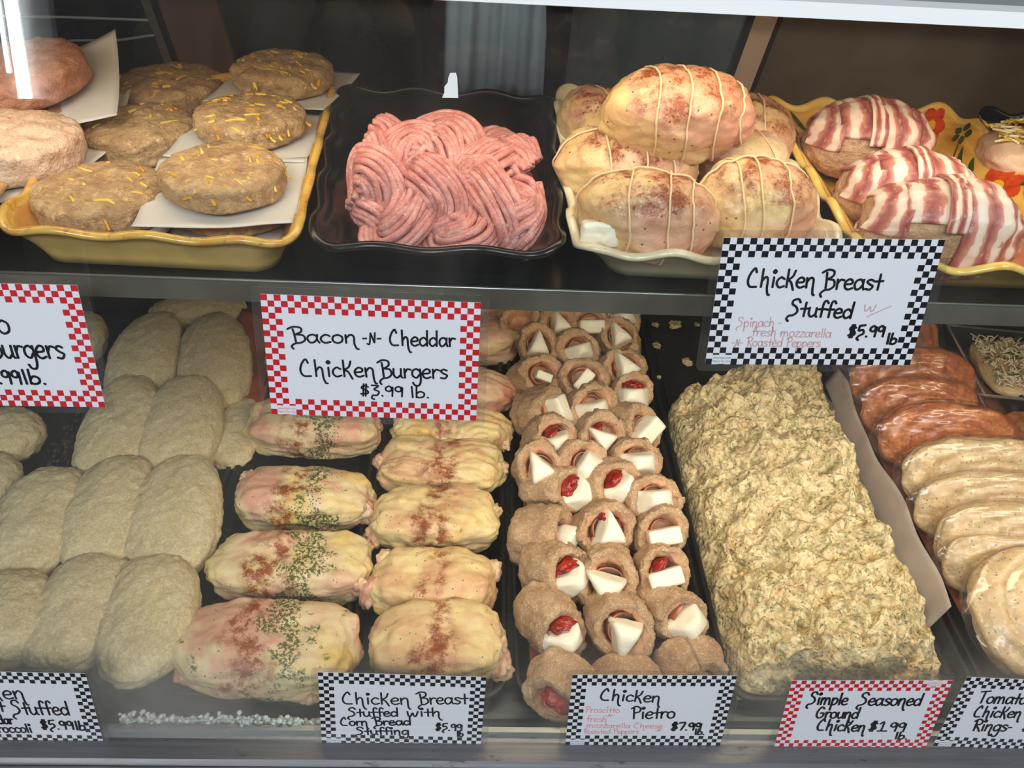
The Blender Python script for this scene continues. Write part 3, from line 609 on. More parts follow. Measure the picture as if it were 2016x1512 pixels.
# far left dish
pl = at(52, 132, 1.062); patty('reddish plain patty on top of its parchment stack in the tan dish', (pl[0], pl[1], 1.043), .047, .026, M_BURGRED, 0, 71, tilt=(.10, -.12), dome=.004)
sheet('parchment_paper', 'parchment with upturned corners right under the reddish patty', (pl[0]+.006, pl[1]-.004, 1.0395), .125, .12, .25, M_PARCH, (.0, .004, .022, .006), tilt=(.10, -.12))
patty('second reddish patty below the topmost one in the tan dish', (pl[0]+.008, pl[1]-.006, 1.022), .045, .0175, M_BURGRED, 0, 73, dome=.001)
sheet('parchment_paper', 'lower parchment bending up against the rim of the tan dish', (pl[0]+.012, pl[1]-.006, 1.0185), .104, .104, .12, M_PARCH, (.0, .002, .014, .004))
pl = at(18, 268, 1.045); patty('smooth pale patty at the front of the tan dish', (pl[0], pl[1], 1.023), .048, .026, M_BURGPALE, 0, 81, dome=.004)
patty('reddish patty under the smooth pale patty', (pl[0]+.003, pl[1]+.004, 1.0045), .045, .017, M_BURGRED, 0, 83, dome=.001)
sheet('parchment_paper', 'parchment square under the smooth pale patty', (pl[0]-.004, pl[1]-.006, 1.0218), .096, .098, -.2, M_PARCH, (.002, .001, .001, .0))

# ------------------------------------------------------------------ plain pink ground chicken: a heap of extruded strands
base = np.array([-.024, .575, 1.002])
pk = thing('ground_chicken_heap', 'heap of pink ground chicken in wavy extruded strands in a black dish', 'ground chicken', tuple(base))
def ribbon(x0, x1, y, z, A, per, ph, slope, ns=9, lay=2, r=.0030, seed=0, wid=.026, taper=1):
    mb = MB(); n = 260; t = np.linspace(0, 1, n); L = x1-x0; w = 2*math.pi*L/per
    env = 1-.0*t; sh = .55+.45*np.sin(math.pi*np.clip(t, .05, .95))
    X = x0+L*t+.0065*np.sin(2*(w*t+ph)+.9); S = A*np.sin(w*t+ph+.8*vnoise(np.column_stack([t*5, 0*t, 0*t+seed]), seed))
    S = S+.25*A*vnoise(np.column_stack([t*9, 0*t+3, 0*t+seed]), seed+1); up = .008*np.cos(2*(w*t+ph)+.6)*1
    U = np.array([0, math.cos(slope), math.sin(slope)]); Nn = np.array([0, -math.sin(slope), math.cos(slope)])
    C = np.column_stack([X, 0*X+y, 0*X+z])+S[:, None]*U+(up+.006*np.sin(math.pi*t))[:, None]*Nn
    T = np.gradient(C, axis=0); T /= np.linalg.norm(T, axis=1)[:, None]; Bn = np.cross(Nn, T); Bn /= np.linalg.norm(Bn, axis=1)[:, None]; N2 = np.cross(T, Bn)
    for l in range(lay):
        for k in range(ns-l):
            a = (k-(ns-l-1)/2)/(ns/2); o1 = a*wid*.5; o2 = l*.0042-.006*a*a
            jit = .0019*np.column_stack([vnoise(np.column_stack([t*26, 0*t+k, 0*t+l+seed]), seed+k+31*l+m) for m in (0, 7)])
            P = C+Bn*(o1+jit[:, :1])+N2*(o2+jit[:, 1:])
            P[:, 2] = np.maximum(P[:, 2], 1.0065); P[:, 1] = np.maximum(P[:, 1], .516-(P[:, 2]-1.0)*.95); P[:, 0] = np.where(P[:, 0] > .036, .036+(P[:, 0]-.036)*.42, np.where(P[:, 0] < -.082, -.082+(P[:, 0]+.082)*.42, P[:, 0]))
            mb.tube(P-base, r*(1+.16*vnoise(np.column_stack([t*70, 0*t+k, 0*t]), seed+k)), 7)
    return mb
M_STR2 = M_STRAND
ribbon(-.080, .040, .535, 1.024, .016, .034, 1.0, .75, 8, 2, .0026, 33, .026).obj('strand_ribbon', M_STRAND, pk)
ribbon(-.074, .036, .636, 1.027, .016, .046, .6, -.1, 10, 2, .0026, 27, .036).obj('strand_ribbon', M_STRAND, pk)
ribbon(-.078, .038, .590, 1.038, .024, .056, 2.7, .30, 11, 2, .0026, 21, .040).obj('strand_ribbon', M_STRAND, pk)
ribbon(-.086, .044, .533, 1.033, .027, .041, .4, .72, 10, 2, .0026, 3, .034).obj('strand_ribbon', M_STRAND, pk)
d, F = cs(24); V = se(d, .066, .080, .036, 2.6); V[:, 2] = np.maximum(V[:, 2], -.004)+.007; V[:, 2] *= np.clip(1+.55*V[:, 1]/.08, .42, 1); V[:, 1] += .01; V += d*(.003*fbm(V*120, 3, 4))[:, None]
mesh('core', V, F, M_STRAND, pk)

# ------------------------------------------------------------------ string tied stuffed chicken breasts
def gauss(d, c, w): return np.exp(-(1-d@norm(c))/w)
def lump(d, a, b, c, e=2.3, seed=0, bumps=(), low=.07, rings=(), groove=.08, flat=.75, ax=0):
    k = 1+low*fbm(d*1.6+seed*3.1, 3, seed)+.02*fbm(d*6+seed, 2, seed+3)
    for q, am, w in bumps: k = k+am*gauss(d, q, w)
    P = se(d, a, b, c, e)*k[:, None]
    for r in rings: P *= (1-groove*np.exp(-((P[:, ax]/a-r)/.06)**2))[:, None]
    z = P[:, 2]; lo = -c*flat; P[:, 2] = np.where(z < lo, lo+(z-lo)*.15, z); return P
def tied(label, px, zc, dims, yaw, seed, bumps, rings, long=True, tilt=(0, 0), stuffing=None, mat=None, group=None):
    c = at(px[0], px[1], zc); t = thing('stuffed_chicken_breast', label, 'chicken breast', tuple(c), (tilt[0], tilt[1], yaw), group)
    a, b, h = dims; f = lambda d: lump(d, a, b, h, 2.25, seed, bumps, .06, rings, .05)
    d, F = cs(36); mesh('meat', f(d), F, mat or M_TIED, t)
    th = np.linspace(0, 2*math.pi, 90)[:-1]
    for r in rings:
        q = np.column_stack([np.full(89, r*.92), np.cos(th), np.sin(th)]); sq = np.sqrt(max(.05, 1-min(.96, abs(r)**2.2))); q[:, 1:] *= sq
        P = f(q/np.linalg.norm(q, axis=1)[:, None]); P = P*(1+.0012/np.linalg.norm(P, axis=1))[:, None]; P[:, 0] += .0015*np.sin(th*3+seed)
        MB().tube(P, .00075, 6, closed=True).obj('twine', M_TWINE, t)
    if long:
        q = np.column_stack([np.cos(th), np.full(89, .12)+.06*np.sin(th*2+seed), np.sin(th)]); P = f(q/np.linalg.norm(q, axis=1)[:, None]); P = P*(1+.0014/np.linalg.norm(P, axis=1))[:, None]
        MB().tube(P, .00075, 6, closed=True).obj('twine', M_TWINE, t)
    if stuffing:
        d2, F2 = cs(10); V = convex(d2, [((1, 0, 0), .012), ((-1, 0, 0), .012), ((0, 1, .2), .007), ((0, -1, 0), .007), ((0, .2, 1), .008), ((0, 0, -1), .008)], 8)*(1+.12*fbm(d2*3, 2, 4))[:, None]
        mesh('cheese_filling', V, F2, M_MOZZ, t, loc=stuffing)
    return t
g5 = (-.62, -.22, .16, .55)
tied('big paprika dusted tied breast resting on top of the others in the cream dish', (1334, 220), 1.083, (.053, .034, .030), .04, 3, [((-.9, -.1, -.5), .12, .05), ((-.35, -.7, -.75), .22, .03), ((.15, -.6, -.8), .18, .03), ((.9, -.4, -.3), .08, .1), ((-.55, -.6, .5), .10, .10)], (-.40, .02, .45, .78), False, (.30, 0))
tied('tied breast in the back corner of the cream dish beside the black dish', (1178, 246), 1.038, (.031, .046, .028), .15, 8, [((-.5, -.7, .4), .12, .06), ((.2, -.9, .1), .1, .05)], (.1, .6), False)
tied('tied breast squeezed in the middle of the cream dish under the big one', (1236, 330), 1.040, (.052, .034, .030), .06, 12, [((-.9, -.3, .2), .12, .06), ((-.8, -.5, -.3), .1, .05)], (-.4, .1, .5))
tied('tied breast with white filling showing at the front corner of the cream dish', (1276, 426), 1.0395, (.045, .031, .031), -.10, 17, [((-.8, -.2, .3), .10, .08), ((-.7, -.68, -.2), -.16, .05)], (-.35, .25, .6), True, (0, 0), (-.032, -.0185, -.005))
tied('tied breast at the front of the cream dish partly behind a price sign', (1484, 404), 1.037, (.043, .034, .032), .08, 23, [((.5, .6, .3), .06, .1)], (-.45, -.15, .35), True)
tied('tied breast at the back of the cream dish behind the big one', (1480, 262), 1.036, (.034, .046, .028), -.1, 29, [((.5, -.7, .2), .08, .08)], (0.1,), False)
tied('pale tied breast half hidden in the middle of the cream dish by its wavy wall', (1462, 318), 1.030, (.036, .032, .024), .2, 31, [((.2, -.7, .4), .08, .08)], (0.3,), False, mat=M_SKIN_PINK)

# ------------------------------------------------------------------ bacon wrapped chicken in the painted dish
def wrapped(label, px, zc, dims, yaw, seed, tilt=(0, 0)):
    c = at(px[0], px[1], zc); t = thing('bacon_wrapped_chicken', label, 'bacon wrapped chicken', tuple(c), (tilt[0], tilt[1], yaw), 'bacon wrapped chicken in the painted dish')
    a, b, h = dims; f = lambda d: lump(d, a, b, h, 2.35, seed, [((-1, -.2, -.3), .04, .2)], .045)
    d, F = cs(30); V = f(d); V = V+d*(.0008*fbm(V*300, 2, seed))[:, None]; mesh('filling', V, F, M_STUFF, t)
    R2 = random.Random(seed)
    def strip(x0, x1, sk, off, t0=-2.6, t1=2.8, warp=0):
        nu, nv = 70, 15; P = []; 
        U, Vv = np.meshgrid(np.linspace(0, 1, nu), np.linspace(0, 1, nv), indexing='ij'); U, Vv = U.ravel(), Vv.ravel(); th = t0+(t1-t0)*U
        xx = x0+(x1-x0)*Vv+sk*np.sin(th)+warp*np.cos(th)+.018*vnoise(np.column_stack([th*1.5, Vv*.6, 0*th+seed]), seed)
        xx = np.clip(xx, -.97, .97); rr = (1-np.abs(xx)**2.35)**(1/2.35); q = np.column_stack([xx*a, np.sin(th)*rr*b, np.cos(th)*rr*h]); q = q/np.array([a, b, h]); q /= np.linalg.norm(q, axis=1)[:, None]
        P = f(q); wv = .0007*np.sin(th*5+Vv*3+seed)*np.abs(Vv-.5)*2+.0009*vnoise(np.column_stack([th*3, Vv*3, 0*th+seed]), seed+2)
        P = P*(1+(off+wv)/np.linalg.norm(P, axis=1))[:, None]
        o = mesh('bacon_strip', P, grid_f(nu, nv), M_BACON, t); uvl = o.data.uv_layers.new(name='UVMap')
        li = np.empty(len(o.data.loops), int); o.data.loops.foreach_get('vertex_index', li); uvl.data.foreach_set('uv', np.column_stack([U[li]*3.2, Vv[li]]).ravel())
        m = o.modifiers.new('t', 'SOLIDIFY'); m.thickness = .0016; m.offset = 1; return o
    strip(-.985, -.52, .08, .0022, -1.45, 2.8, .08); strip(-.60, .02, .02, .0026, -1.05, 2.8, .02); strip(.40, .93, .0, .0018); strip(-.02, .52, -.02, .0036); strip(-.14, .06, .05, .0052, -1.2, 2.5)
wrapped('bacon wrapped chicken at the back of the painted dish by the green leaves', (1706, 280), 1.036, (.050, .034, .031), -.06, 3, (.05, 0))
wrapped('bacon wrapped chicken in the middle of the painted dish', (1790, 388), 1.034, (.051, .032, .030), -.10, 9)
wrapped('bacon wrapped chicken at the front of the painted dish over the rim', (1852, 452), 1.036, (.053, .029, .031), -.10, 15)

# ------------------------------------------------------------------ cheese topped chicken at the far right
p = at(2040, 312, 1.022); t = thing('cheese_topped_chicken', 'chicken breast under shredded cheese in the black dish right of the painted one', 'chicken breast', tuple(p))
d, F = cs(24); mesh('meat', lump(d, .05, .045, .022, 2.3, 5), F, M_SKIN_PINK, t)
R2 = random.Random(3); mb = MB(); mb2 = MB()
for k in range(150):
    a0 = R2.random()*6.28; q = math.sqrt(R2.random())*.040; l = R2.uniform(.008, .024); yw = R2.uniform(0, 6.28); x, y = q*math.cos(a0), q*math.sin(a0); z = .021*(1-(q/.05)**2)**.5+.004+R2.random()*.012*(1-q/.04)
    P = [(x+l*u*math.cos(yw), y+l*u*math.sin(yw), z-.006*u*u*R2.random()) for u in (-.5, -.2, .2, .5)]; (mb if R2.random() < .6 else mb2).tube(P, .0011, 5)
mb.obj('shredded_cheese', M_CHEDP, t, kind='stuff'); mb2.obj('shredded_cheese', plain('white_cheese', (240, 226, 180), .5, sss=.2), t, kind='stuff')
p = at(1966, 268, 1.022); sheet('peach_paper', 'peach paper corner standing up behind the shredded cheese chicken', (p[0]+.02, p[1]-.01, 1.012), .07, .07, .7, M_PEACH, (.0, .0, .0, .03))

# ------------------------------------------------------------------ trays on the deck
def tray(label, x0, x1, y0, y1, h=.020, name='deli_tray', mat=None):
    c = [(x0, y0), (x1, y0), (x1, y1), (x0, y1)]; n = 160; ctr = np.array([(x0+x1)/2, (y0+y1)/2]); hw = np.array([(x1-x0)/2, (y1-y0)/2])
    def lp(ins, z):
        th = np.arange(n)*2*math.pi/n; u = np.stack([np.cos(th), np.sin(th)], 1); e = 2; r = .026; k = hw-ins-r
        sx = np.sign(u)*np.clip(np.abs(u)*8-.0, 0, 1)
        # rounded rectangle: straight runs plus quarter circles
        P = []
        for q in range(4):
            cx, cy = ((1, 1), (-1, 1), (-1, -1), (1, -1))[q]
            for a in np.linspace(0, math.pi/2, 14): P.append((cx*k[0]+r*math.cos(a+q*math.pi/2), cy*k[1]+r*math.sin(a+q*math.pi/2)))
            nx, ny = ((-1, 1), (-1, -1), (1, -1), (1, 1))[q]; A = np.array(P[-1]); B = np.array((nx*k[0]+r*math.cos((q+1)*math.pi/2), ny*k[1]+r*math.sin((q+1)*math.pi/2)))
            for t in np.linspace(0, 1, 26)[1:-1]: P.append(tuple(A+(B-A)*t))
        return np.column_stack([np.array(P), np.full(len(P), z)])
    L = [lp(.008, .0004), lp(.006, .002), lp(.0025, h-.004), lp(0, h-.004), lp(0, h-.001), lp(.0015, h), lp(.004, h), lp(.0055, h-.001), lp(.0085, .006), lp(.0115, .003), lp(.02, .0025)]
    m = len(L[0]); V = np.concatenate(L); F = grid_f(len(L), m, False, True); F += [tuple(range((len(L)-1)*m, len(L)*m)), tuple(range(m))[::-1]]
    o = mesh(name, V, F, mat or M_BLACK, loc=(ctr[0], ctr[1], ZD), label=label, cat='tray'); o.data.polygons[-1].use_smooth = o.data.polygons[-2].use_smooth = False; return o
tray('outermost black tray with breaded fillets beyond the dark debris strip', -.70, -.492, .435, 1.14)
tray('black tray lined with peach paper holding the pale breaded chicken fillets', -.486, -.284, .440, 1.14)
tray('black tray holding the column of herb topped stuffed chicken', -.280, -.116, .437, 1.14)
tray('black tray holding the column of paprika stuffed chicken', -.112, .042, .437, 1.14)
tray('black tray lined with peach paper holding the rolled chicken with mozzarella', .048, .247, .437, 1.14)
tray('long black tray under the seasoned ground chicken, its back part empty', .252, .500, .437, 1.14)
tray('black tray under the plastic wrapped sausage packs', .506, .780, .437, 1.14)
sheet('peach_paper', 'peach paper lining the tray under the breaded fillets', (-.385, .80, ZD+.0085), .168, .58, 0, M_PEACH, (.004, .006, .010, .008), n=26, wave=.004)
sheet('peach_paper', 'peach paper edge sticking up beside the herb topped chicken tray', (-.305, .93, ZD+.024), .06, .25, .06, M_PEACH, (0, .004, .004, 0), tilt=(0, .25))
sheet('peach_paper', 'peach paper lining the tray under the mozzarella rolls', (.148, .60, ZD+.0065), .168, .27, 0, M_PEACH, (.006, .002, .002, .004), n=26, wave=.003)
sheet('peach_paper', 'peach paper showing behind the sausages under the black sign', (.64, .80, ZD+.0055), .22, .5, 0, M_PEACH, n=18)

# ------------------------------------------------------------------ breaded fillets
def fillet(label, b, f, w, h=.052, zc=.592, seed=0, tilt=0, dz=0, group='pale breaded chicken fillets', taper=.1, sq=2.65):
    P = at(b[0], b[1], zc+dz*.6), at(f[0], f[1], zc-.012+dz*.6); P = [p[:2] for p in P]; ax = P[0]-P[1]; L = np.linalg.norm(ax); c = (P[0]+P[1])/2; yaw = math.atan2(-ax[0], ax[1])
    d, F = cs(34); a, bb, cz = w/2, L/2*1.06, h/2
    rr = np.hypot(d[:, 0], d[:, 2])+1e-9; al = np.arctan2(d[:, 1], rr); kk = (np.cos(al)**sq+np.abs(np.sin(al))**sq)**(-1/sq); q2 = (np.abs(d[:, 0]/rr)**2.2+np.abs(d[:, 2]/rr)**2.2+1e-6)**(-1/2.2)
    V = np.column_stack([d[:, 0]/rr*np.cos(al)*kk*a*q2, np.sin(al)*kk*bb, d[:, 2]/rr*np.cos(al)*kk*cz*q2])
    yy = V[:, 1]/bb; V[:, 0] *= 1-taper*yy-.10*yy**2; V[:, 2] *= 1-.18*yy**2; V[:, 0] += .05*a*np.sin(yy*2+seed)
    V *= (1+.045*fbm(d*1.7+seed*2.3, 3, seed))[:, None]; V += d*(.0011*fbm(V*150+seed, 3, seed+1)+.0004*vnoise(V*600, seed))[:, None]
    z = V[:, 2]; V[:, 2] = np.where(z < -cz*.6, -cz*.6+(z+cz*.6)*.2, z); lo = V[:, 2].min()
    return mesh('breaded_chicken_fillet', V, F, M_BREAD, loc=(c[0], c[1], ZD+.0085+dz-lo*1.0+(.0 if not tilt else .004)), rot=(tilt, 0, yaw), label=label, cat='breaded chicken', group=group)
FL = [('front fillet of the breaded tray, next to the herb topped chicken', (302, 1112), (284, 1352), .096, 1), ('front fillet of the breaded tray, second from the herb topped chicken', (206, 1106), (112, 1330), .094, 2), ('breaded fillet at the front partly above the black price sign', (28, 1140), (0, 1320), .092, 3),
 ('second row breaded fillet leaning against the herb topped chicken tray', (372, 920), (340, 1100), .098, 4), ('second row breaded fillet in the middle between two others', (250, 915), (200, 1085), .094, 5), ('second row breaded fillet beside the dark debris strip', (105, 940), (62, 1105), .092, 6),
 ('third row breaded fillet under the gap between the two red price signs', (375, 758), (350, 915), .096, 7), ('third row breaded fillet beside the peach paper strip', (265, 760), (220, 915), .092, 8),
 ('fourth row breaded fillet next to the red price sign in the middle', (430, 632), (425, 760), .098, 9), ('fourth row breaded fillet below the shelf edge, farther from the middle sign', (318, 630), (268, 755), .094, 10)]
for lb, b, f, w, sd in FL:
    row = 0 if sd < 4 else 1 if sd < 7 else 2 if sd < 9 else 3
    f = (f[0]-(0, 12, 12, 8)[row], f[1]+(0, 48, 46, 50)[row])
    fillet(lb, b, f, w*.985, .056 if sd in (1, 3) else .052, seed=sd, dz=(.016, .010, .005, .0)[row], tilt=(.0, .05, .05, .04)[row], taper=-.05 if sd in (1, 2) else .04, sq=2.9)
fillet('breaded fillet lying crosswise at the very back under the shelf', (300, 606), (480, 614), .075, .04, seed=11, dz=.002)
fillet('breaded fillet of the lower layer showing beside the tray rim', (478, 790), (455, 930), .060, .03, .58, seed=12)
for lb, b, f, sd in (('breaded fillet below the cropped red price sign in the outermost tray', (62, 815), (-40, 900), 13), ('breaded fillet at the picture edge in the outermost tray beside the debris', (-20, 890), (-70, 1020), 14), ('shadowed breaded fillet far back beside the cropped red price sign', (170, 620), (120, 720), 15)):
    fillet(lb, b, f, .088, seed=sd)

# ------------------------------------------------------------------ stuffed chicken breasts with skin
def stuffed(label, px, W_, D_, H_, yaw, seed, mat, bumps=(), zb=None, tilt=0, group=None, flaps=(), name='stuffed_chicken_breast', folds=0):
    zc = ZD+.004+H_*.5 if zb is None else zb; c = at(px[0], px[1], zc+.004)
    d, F = cs(36); V = lump(d, W_/2, D_/2, H_/2, 3.3, seed, [((-1, .2, -.2), .05, .12), ((1, .1, -.2), .05, .12), ((.2, -.8, .6), .05, .2)]+list(bumps), .075)
    V += d*(.0022*fbm(V*55+seed, 3, seed+4))[:, None]
    if folds: V += d*(folds*np.abs(np.sin(V[:, 1]*210+9*vnoise(V*22, seed)))*np.clip(d[:, 2]+.4, 0, 1))[:, None]
    t = thing(name, label, 'chicken breast', (c[0], c[1], zc), (tilt, 0, yaw), group); mesh('skin', V, F, mat, t)
    for q, sx, sy, sz in flaps:          # loose nubs of skin at the ends
        p = lump(np.array([norm(q)]), W_/2, D_/2, H_/2, 3.3, seed, bumps, .075)[0]; d2, F2 = cs(10); v = se(d2, sx, sy, sz, 2.2)*(1+.28*fbm(d2*2.2+seed, 3, seed+8))[:, None]
        mesh('skin_flap', v, F2, M_SKIN_PINK, t, loc=tuple(p*.97), rot=(.2, .3, seed))
    return t
HB = 'herb topped stuffed chicken'; PB = 'paprika stuffed chicken'
stuffed('largest herb topped stuffed breast at the front of the tray', (530, 1272), .160, .090, .062, -.03, 41, M_SKIN_HERB, flaps=[((-.9, -.5, -.3), .012, .010, .010), ((.55, -.9, -.45), .009, .006, .006)])
stuffed('herb topped stuffed breast second from the front with a skin nub', (572, 1112), .158, .076, .060, -.02, 44, M_SKIN_HERB, flaps=[((.95, -.5, -.1), .015, .008, .008), ((.9, -.6, .1), .010, .008, .012)])
stuffed('herb topped stuffed breast third from the front', (598, 978), .150, .074, .058, -.03, 47, M_SKIN_HERB, flaps=[((.95, -.4, .0), .012, .008, .012), ((-.85, .5, .4), .010, .008, .008)])
stuffed('herb topped stuffed breast directly below the red price sign', (620, 838), .156, .076, .060, .02, 52, M_SKIN_HERB, bumps=[((.6, -.8, .1), .06, .08)])
stuffed('herb topped stuffed breast hidden behind the red price sign', (640, 722), .150, .074, .056, 0, 55, M_SKIN_HERB)
stuffed('paprika stuffed breast at the front above the black price sign', (862, 1266), .124, .082, .060, .02, 61, M_SKIN_PAP, flaps=[((1, -.2, .1), .012, .009, .012), ((1, -.45, -.3), .012, .012, .010)])
stuffed('paprika stuffed breast second from the front with tucked skin ends', (852, 1146), .124, .072, .058, .0, 64, M_SKIN_PAP, flaps=[((-1, -.35, .1), .012, .009, .018), ((1, .4, .2), .009, .009, .012), ((-.8, .6, .5), .008, .008, .008)])
stuffed('paprika stuffed breast third from the front with the darkest dusting', (858, 1020), .134, .074, .060, .0, 67, M_SKIN_PAP, flaps=[((-1, -.5, -.2), .016, .010, .011), ((1, .3, .2), .010, .009, .010)])
stuffed('paprika stuffed breast fourth from the front with wrinkled yellow skin', (868, 918), .142, .070, .056, -.05, 71, M_SKIN_PAP, folds=.002, flaps=[((-1, .1, .1), .011, .009, .010), ((1, .1, .1), .011, .010, .010)])
stuffed('paprika stuffed breast with folded skin just below the red price sign', (885, 842), .138, .068, .052, -.08, 74, M_SKIN_PAP, folds=.003, flaps=[((1, -.3, .0), .014, .007, .006)])
stuffed('pinkish stuffed breast beside the lower corner of the red price sign', (905, 765), .136, .066, .052, -.1, 77, M_SKIN_PINK, folds=.002)
stuffed('pinkish stuffed breast at the back beside the top of the red price sign', (925, 668), .130, .070, .058, .05, 79, M_SKIN_PINK)
stuffed('stuffed breast farthest back in the paprika tray under the shelf', (925, 590), .130, .068, .056, 0, 82, M_SKIN_PINK)

# ------------------------------------------------------------------ rolled chicken with prosciutto, pepper and mozzarella
def roll_mesh(R, L, seed, plug=False):
    prof = [(0, 0), (.55, 0), (.86, .04), (1.0, .16), (1.03, .4), (1.0, .70), (.98, .88), (.93, .975), (.85, 1.0), (.74, .99), (.64, .955), (.57, .88), (.54, .74), (.50, .64), (.30, .60), (0, .59)]
    pr = bez(np.array(prof), 3); n = 72; th = np.linspace(0, 2*math.pi, n+1); V = []
    s0 = seed*1.7
    for r, z in pr:
        k = th/(2*math.pi); spiral = 1+(.10*(k-.5))*min(1, r*1.3); el = 1+.09*np.cos(2*(th-s0))
        x, y = np.cos(th+s0)*R*r*spiral*el, np.sin(th+s0)*R*r*spiral*el
        V.append(np.column_stack([x, y, np.full(n+1, z*L)]))
    V = np.array(V); m = len(pr); P = V.reshape(-1, 3); nr = fbm(P*60+seed*5, 3, seed)
    rad = P.copy(); rad[:, 2] = 0; rad /= np.linalg.norm(rad, axis=1)[:, None]+1e-6
    out = np.tile((np.arange(m) < m*.62)[:, None], (1, n+1)).ravel()
    P = P+rad*((.0028*nr+.0013*fbm(P*240+seed, 3, seed+1, .7))*np.where(out, 1, -.6))[:, None]*np.clip(np.hypot(P[:, 0], P[:, 1])/R*2, 0, 1)[:, None]
    P[:, 2] += (.05*L*np.sin(np.arctan2(P[:, 1], P[:, 0])*2+seed)+.0016*fbm(P*110+seed, 2, seed+2))*np.clip(P[:, 2]/L-.5, 0, 1)*2*np.clip(np.hypot(P[:, 0], P[:, 1])/R*2-.6, 0, 1)
    F = []; MI = []
    for i in range(m-1):
        for j in range(n): F.append((i*(n+1)+j, i*(n+1)+j+1, (i+1)*(n+1)+j+1, (i+1)*(n+1)+j)); MI.append(0 if i < m*.60 else 1)
    for i in range(m-1): F.append((i*(n+1)+n, i*(n+1), (i+1)*(n+1), (i+1)*(n+1)+n)); MI.append(0 if i < m*.60 else 1)
    return P, F, MI
ROLLS = 'rolled chicken with mozzarella'
def chunk(kind, seed):
    d, F = cs(14); R2 = random.Random(seed)
    if kind == 'block': pl = [((1, 0, 0), .0165), ((-1, 0, 0), .0165), ((0, 1, 0), .0085), ((0, -1, 0), .0085), ((0, 0, 1), .020), ((0, 0, -1), .02)]; k = 22
    elif kind == 'wedge': pl = [((.92, .38, .1), .010), ((-.92, .38, .1), .010), ((0, -1, .12), .011), ((0, .35, 1), .022), ((0, 0, -1), .02), ((0, -.5, .9), .021)]; k = 11
    else: pl = [((0, 1, .15), .010), ((0, -1, .35), .012), ((1, 0, .35), .0165), ((-1, 0, .5), .016), ((.55, -.2, 1), .020), ((-.3, .3, 1), .022), ((0, 0, -1), .02)]; k = 11
    V = convex(d, pl, k); V[:, :2] *= np.clip(1+V[:, 2:]/.045, .5, 1); V *= (1+.025*fbm(d*2+seed, 2, seed))[:, None]; return V, F
def roll(label, mouth, az, el, seed, R=.0305, L=.060, ck='wedge', tw=0.0, pep=False, pros=True, zm=None, ch=1.0, dep=0.0):
    """mouth = pixel of the middle of the open end; az, el = where the open end faces (degrees; az 0 towards the customer)"""
    a, e = math.radians(az), math.radians(el); ax = np.array([math.sin(a)*math.cos(e), -math.cos(a)*math.cos(e), math.sin(e)])
    z = ZD+.010+L*.97*math.sin(e)+R*.72*math.cos(e) if zm is None else zm
    m = at(mouth[0], mouth[1], z); b = m-ax*L*.97; M = frame(ax, loc=b)
    t = thing('stuffed_chicken_roll', label, 'chicken roll', mat=M, group=ROLLS)
    P, F, MI = roll_mesh(R, L, seed); mesh('breaded_chicken', P, F, [M_ROLL, M_ROLLIN], t, mi=MI)
    R2 = random.Random(seed)
    if pros:
        mb = MB()
        for q in range(2):
            nu, nv = 44, 7; U, Vv = np.meshgrid(np.linspace(0, 1, nu), np.linspace(0, 1, nv), indexing='ij'); U, Vv = U.ravel(), Vv.ravel()
            t0 = .3+q*2.4+R2.random(); th = t0+(4.2-q*.8)*U; rr = R*(.515-.10*q-.05*U+.025*np.sin(U*11+seed)); zz = L*(.60+(.38+.05*q+.035*np.sin(U*9+seed+q))*Vv*np.sin(np.clip(U*1.05, .06, 1)*math.pi*.98)**.35)
            mb.add(np.column_stack([rr*np.cos(th), rr*np.sin(th), zz]), grid_f(nu, nv))
        o = mb.obj('prosciutto', M_PROSC, t); o.modifiers.new('t', 'SOLIDIFY').thickness = .0011
    if ck:
        V, F = chunk(ck, seed); mesh('mozzarella', V*min(ch*1.1, 1.2), F, M_MOZZ, t, loc=(0, -.003, L*(.90+dep)), rot=(.12*R2.uniform(-1, 1), .15*R2.uniform(-1, 1), tw))
    if pep:
        d, F = cs(12); V = se(d, .015, .0055, .014, 2.4)*(1+.22*fbm(d*2.3+seed, 3, seed))[:, None]; V[:, 1] -= V[:, 0]**2*14
        mesh('red_pepper', V, F, M_PEPP, t, loc=(R*.30*math.cos(pep), R*.42*math.sin(pep), L*.90), rot=(.1, 0, pep-math.pi/2))
    return t
RW = ['back row under the shelf', 'second row', 'third row', 'fourth row', 'fifth row', 'sixth row', 'seventh row', 'eighth row', 'ninth row', 'tenth row', 'front row above the price sign']
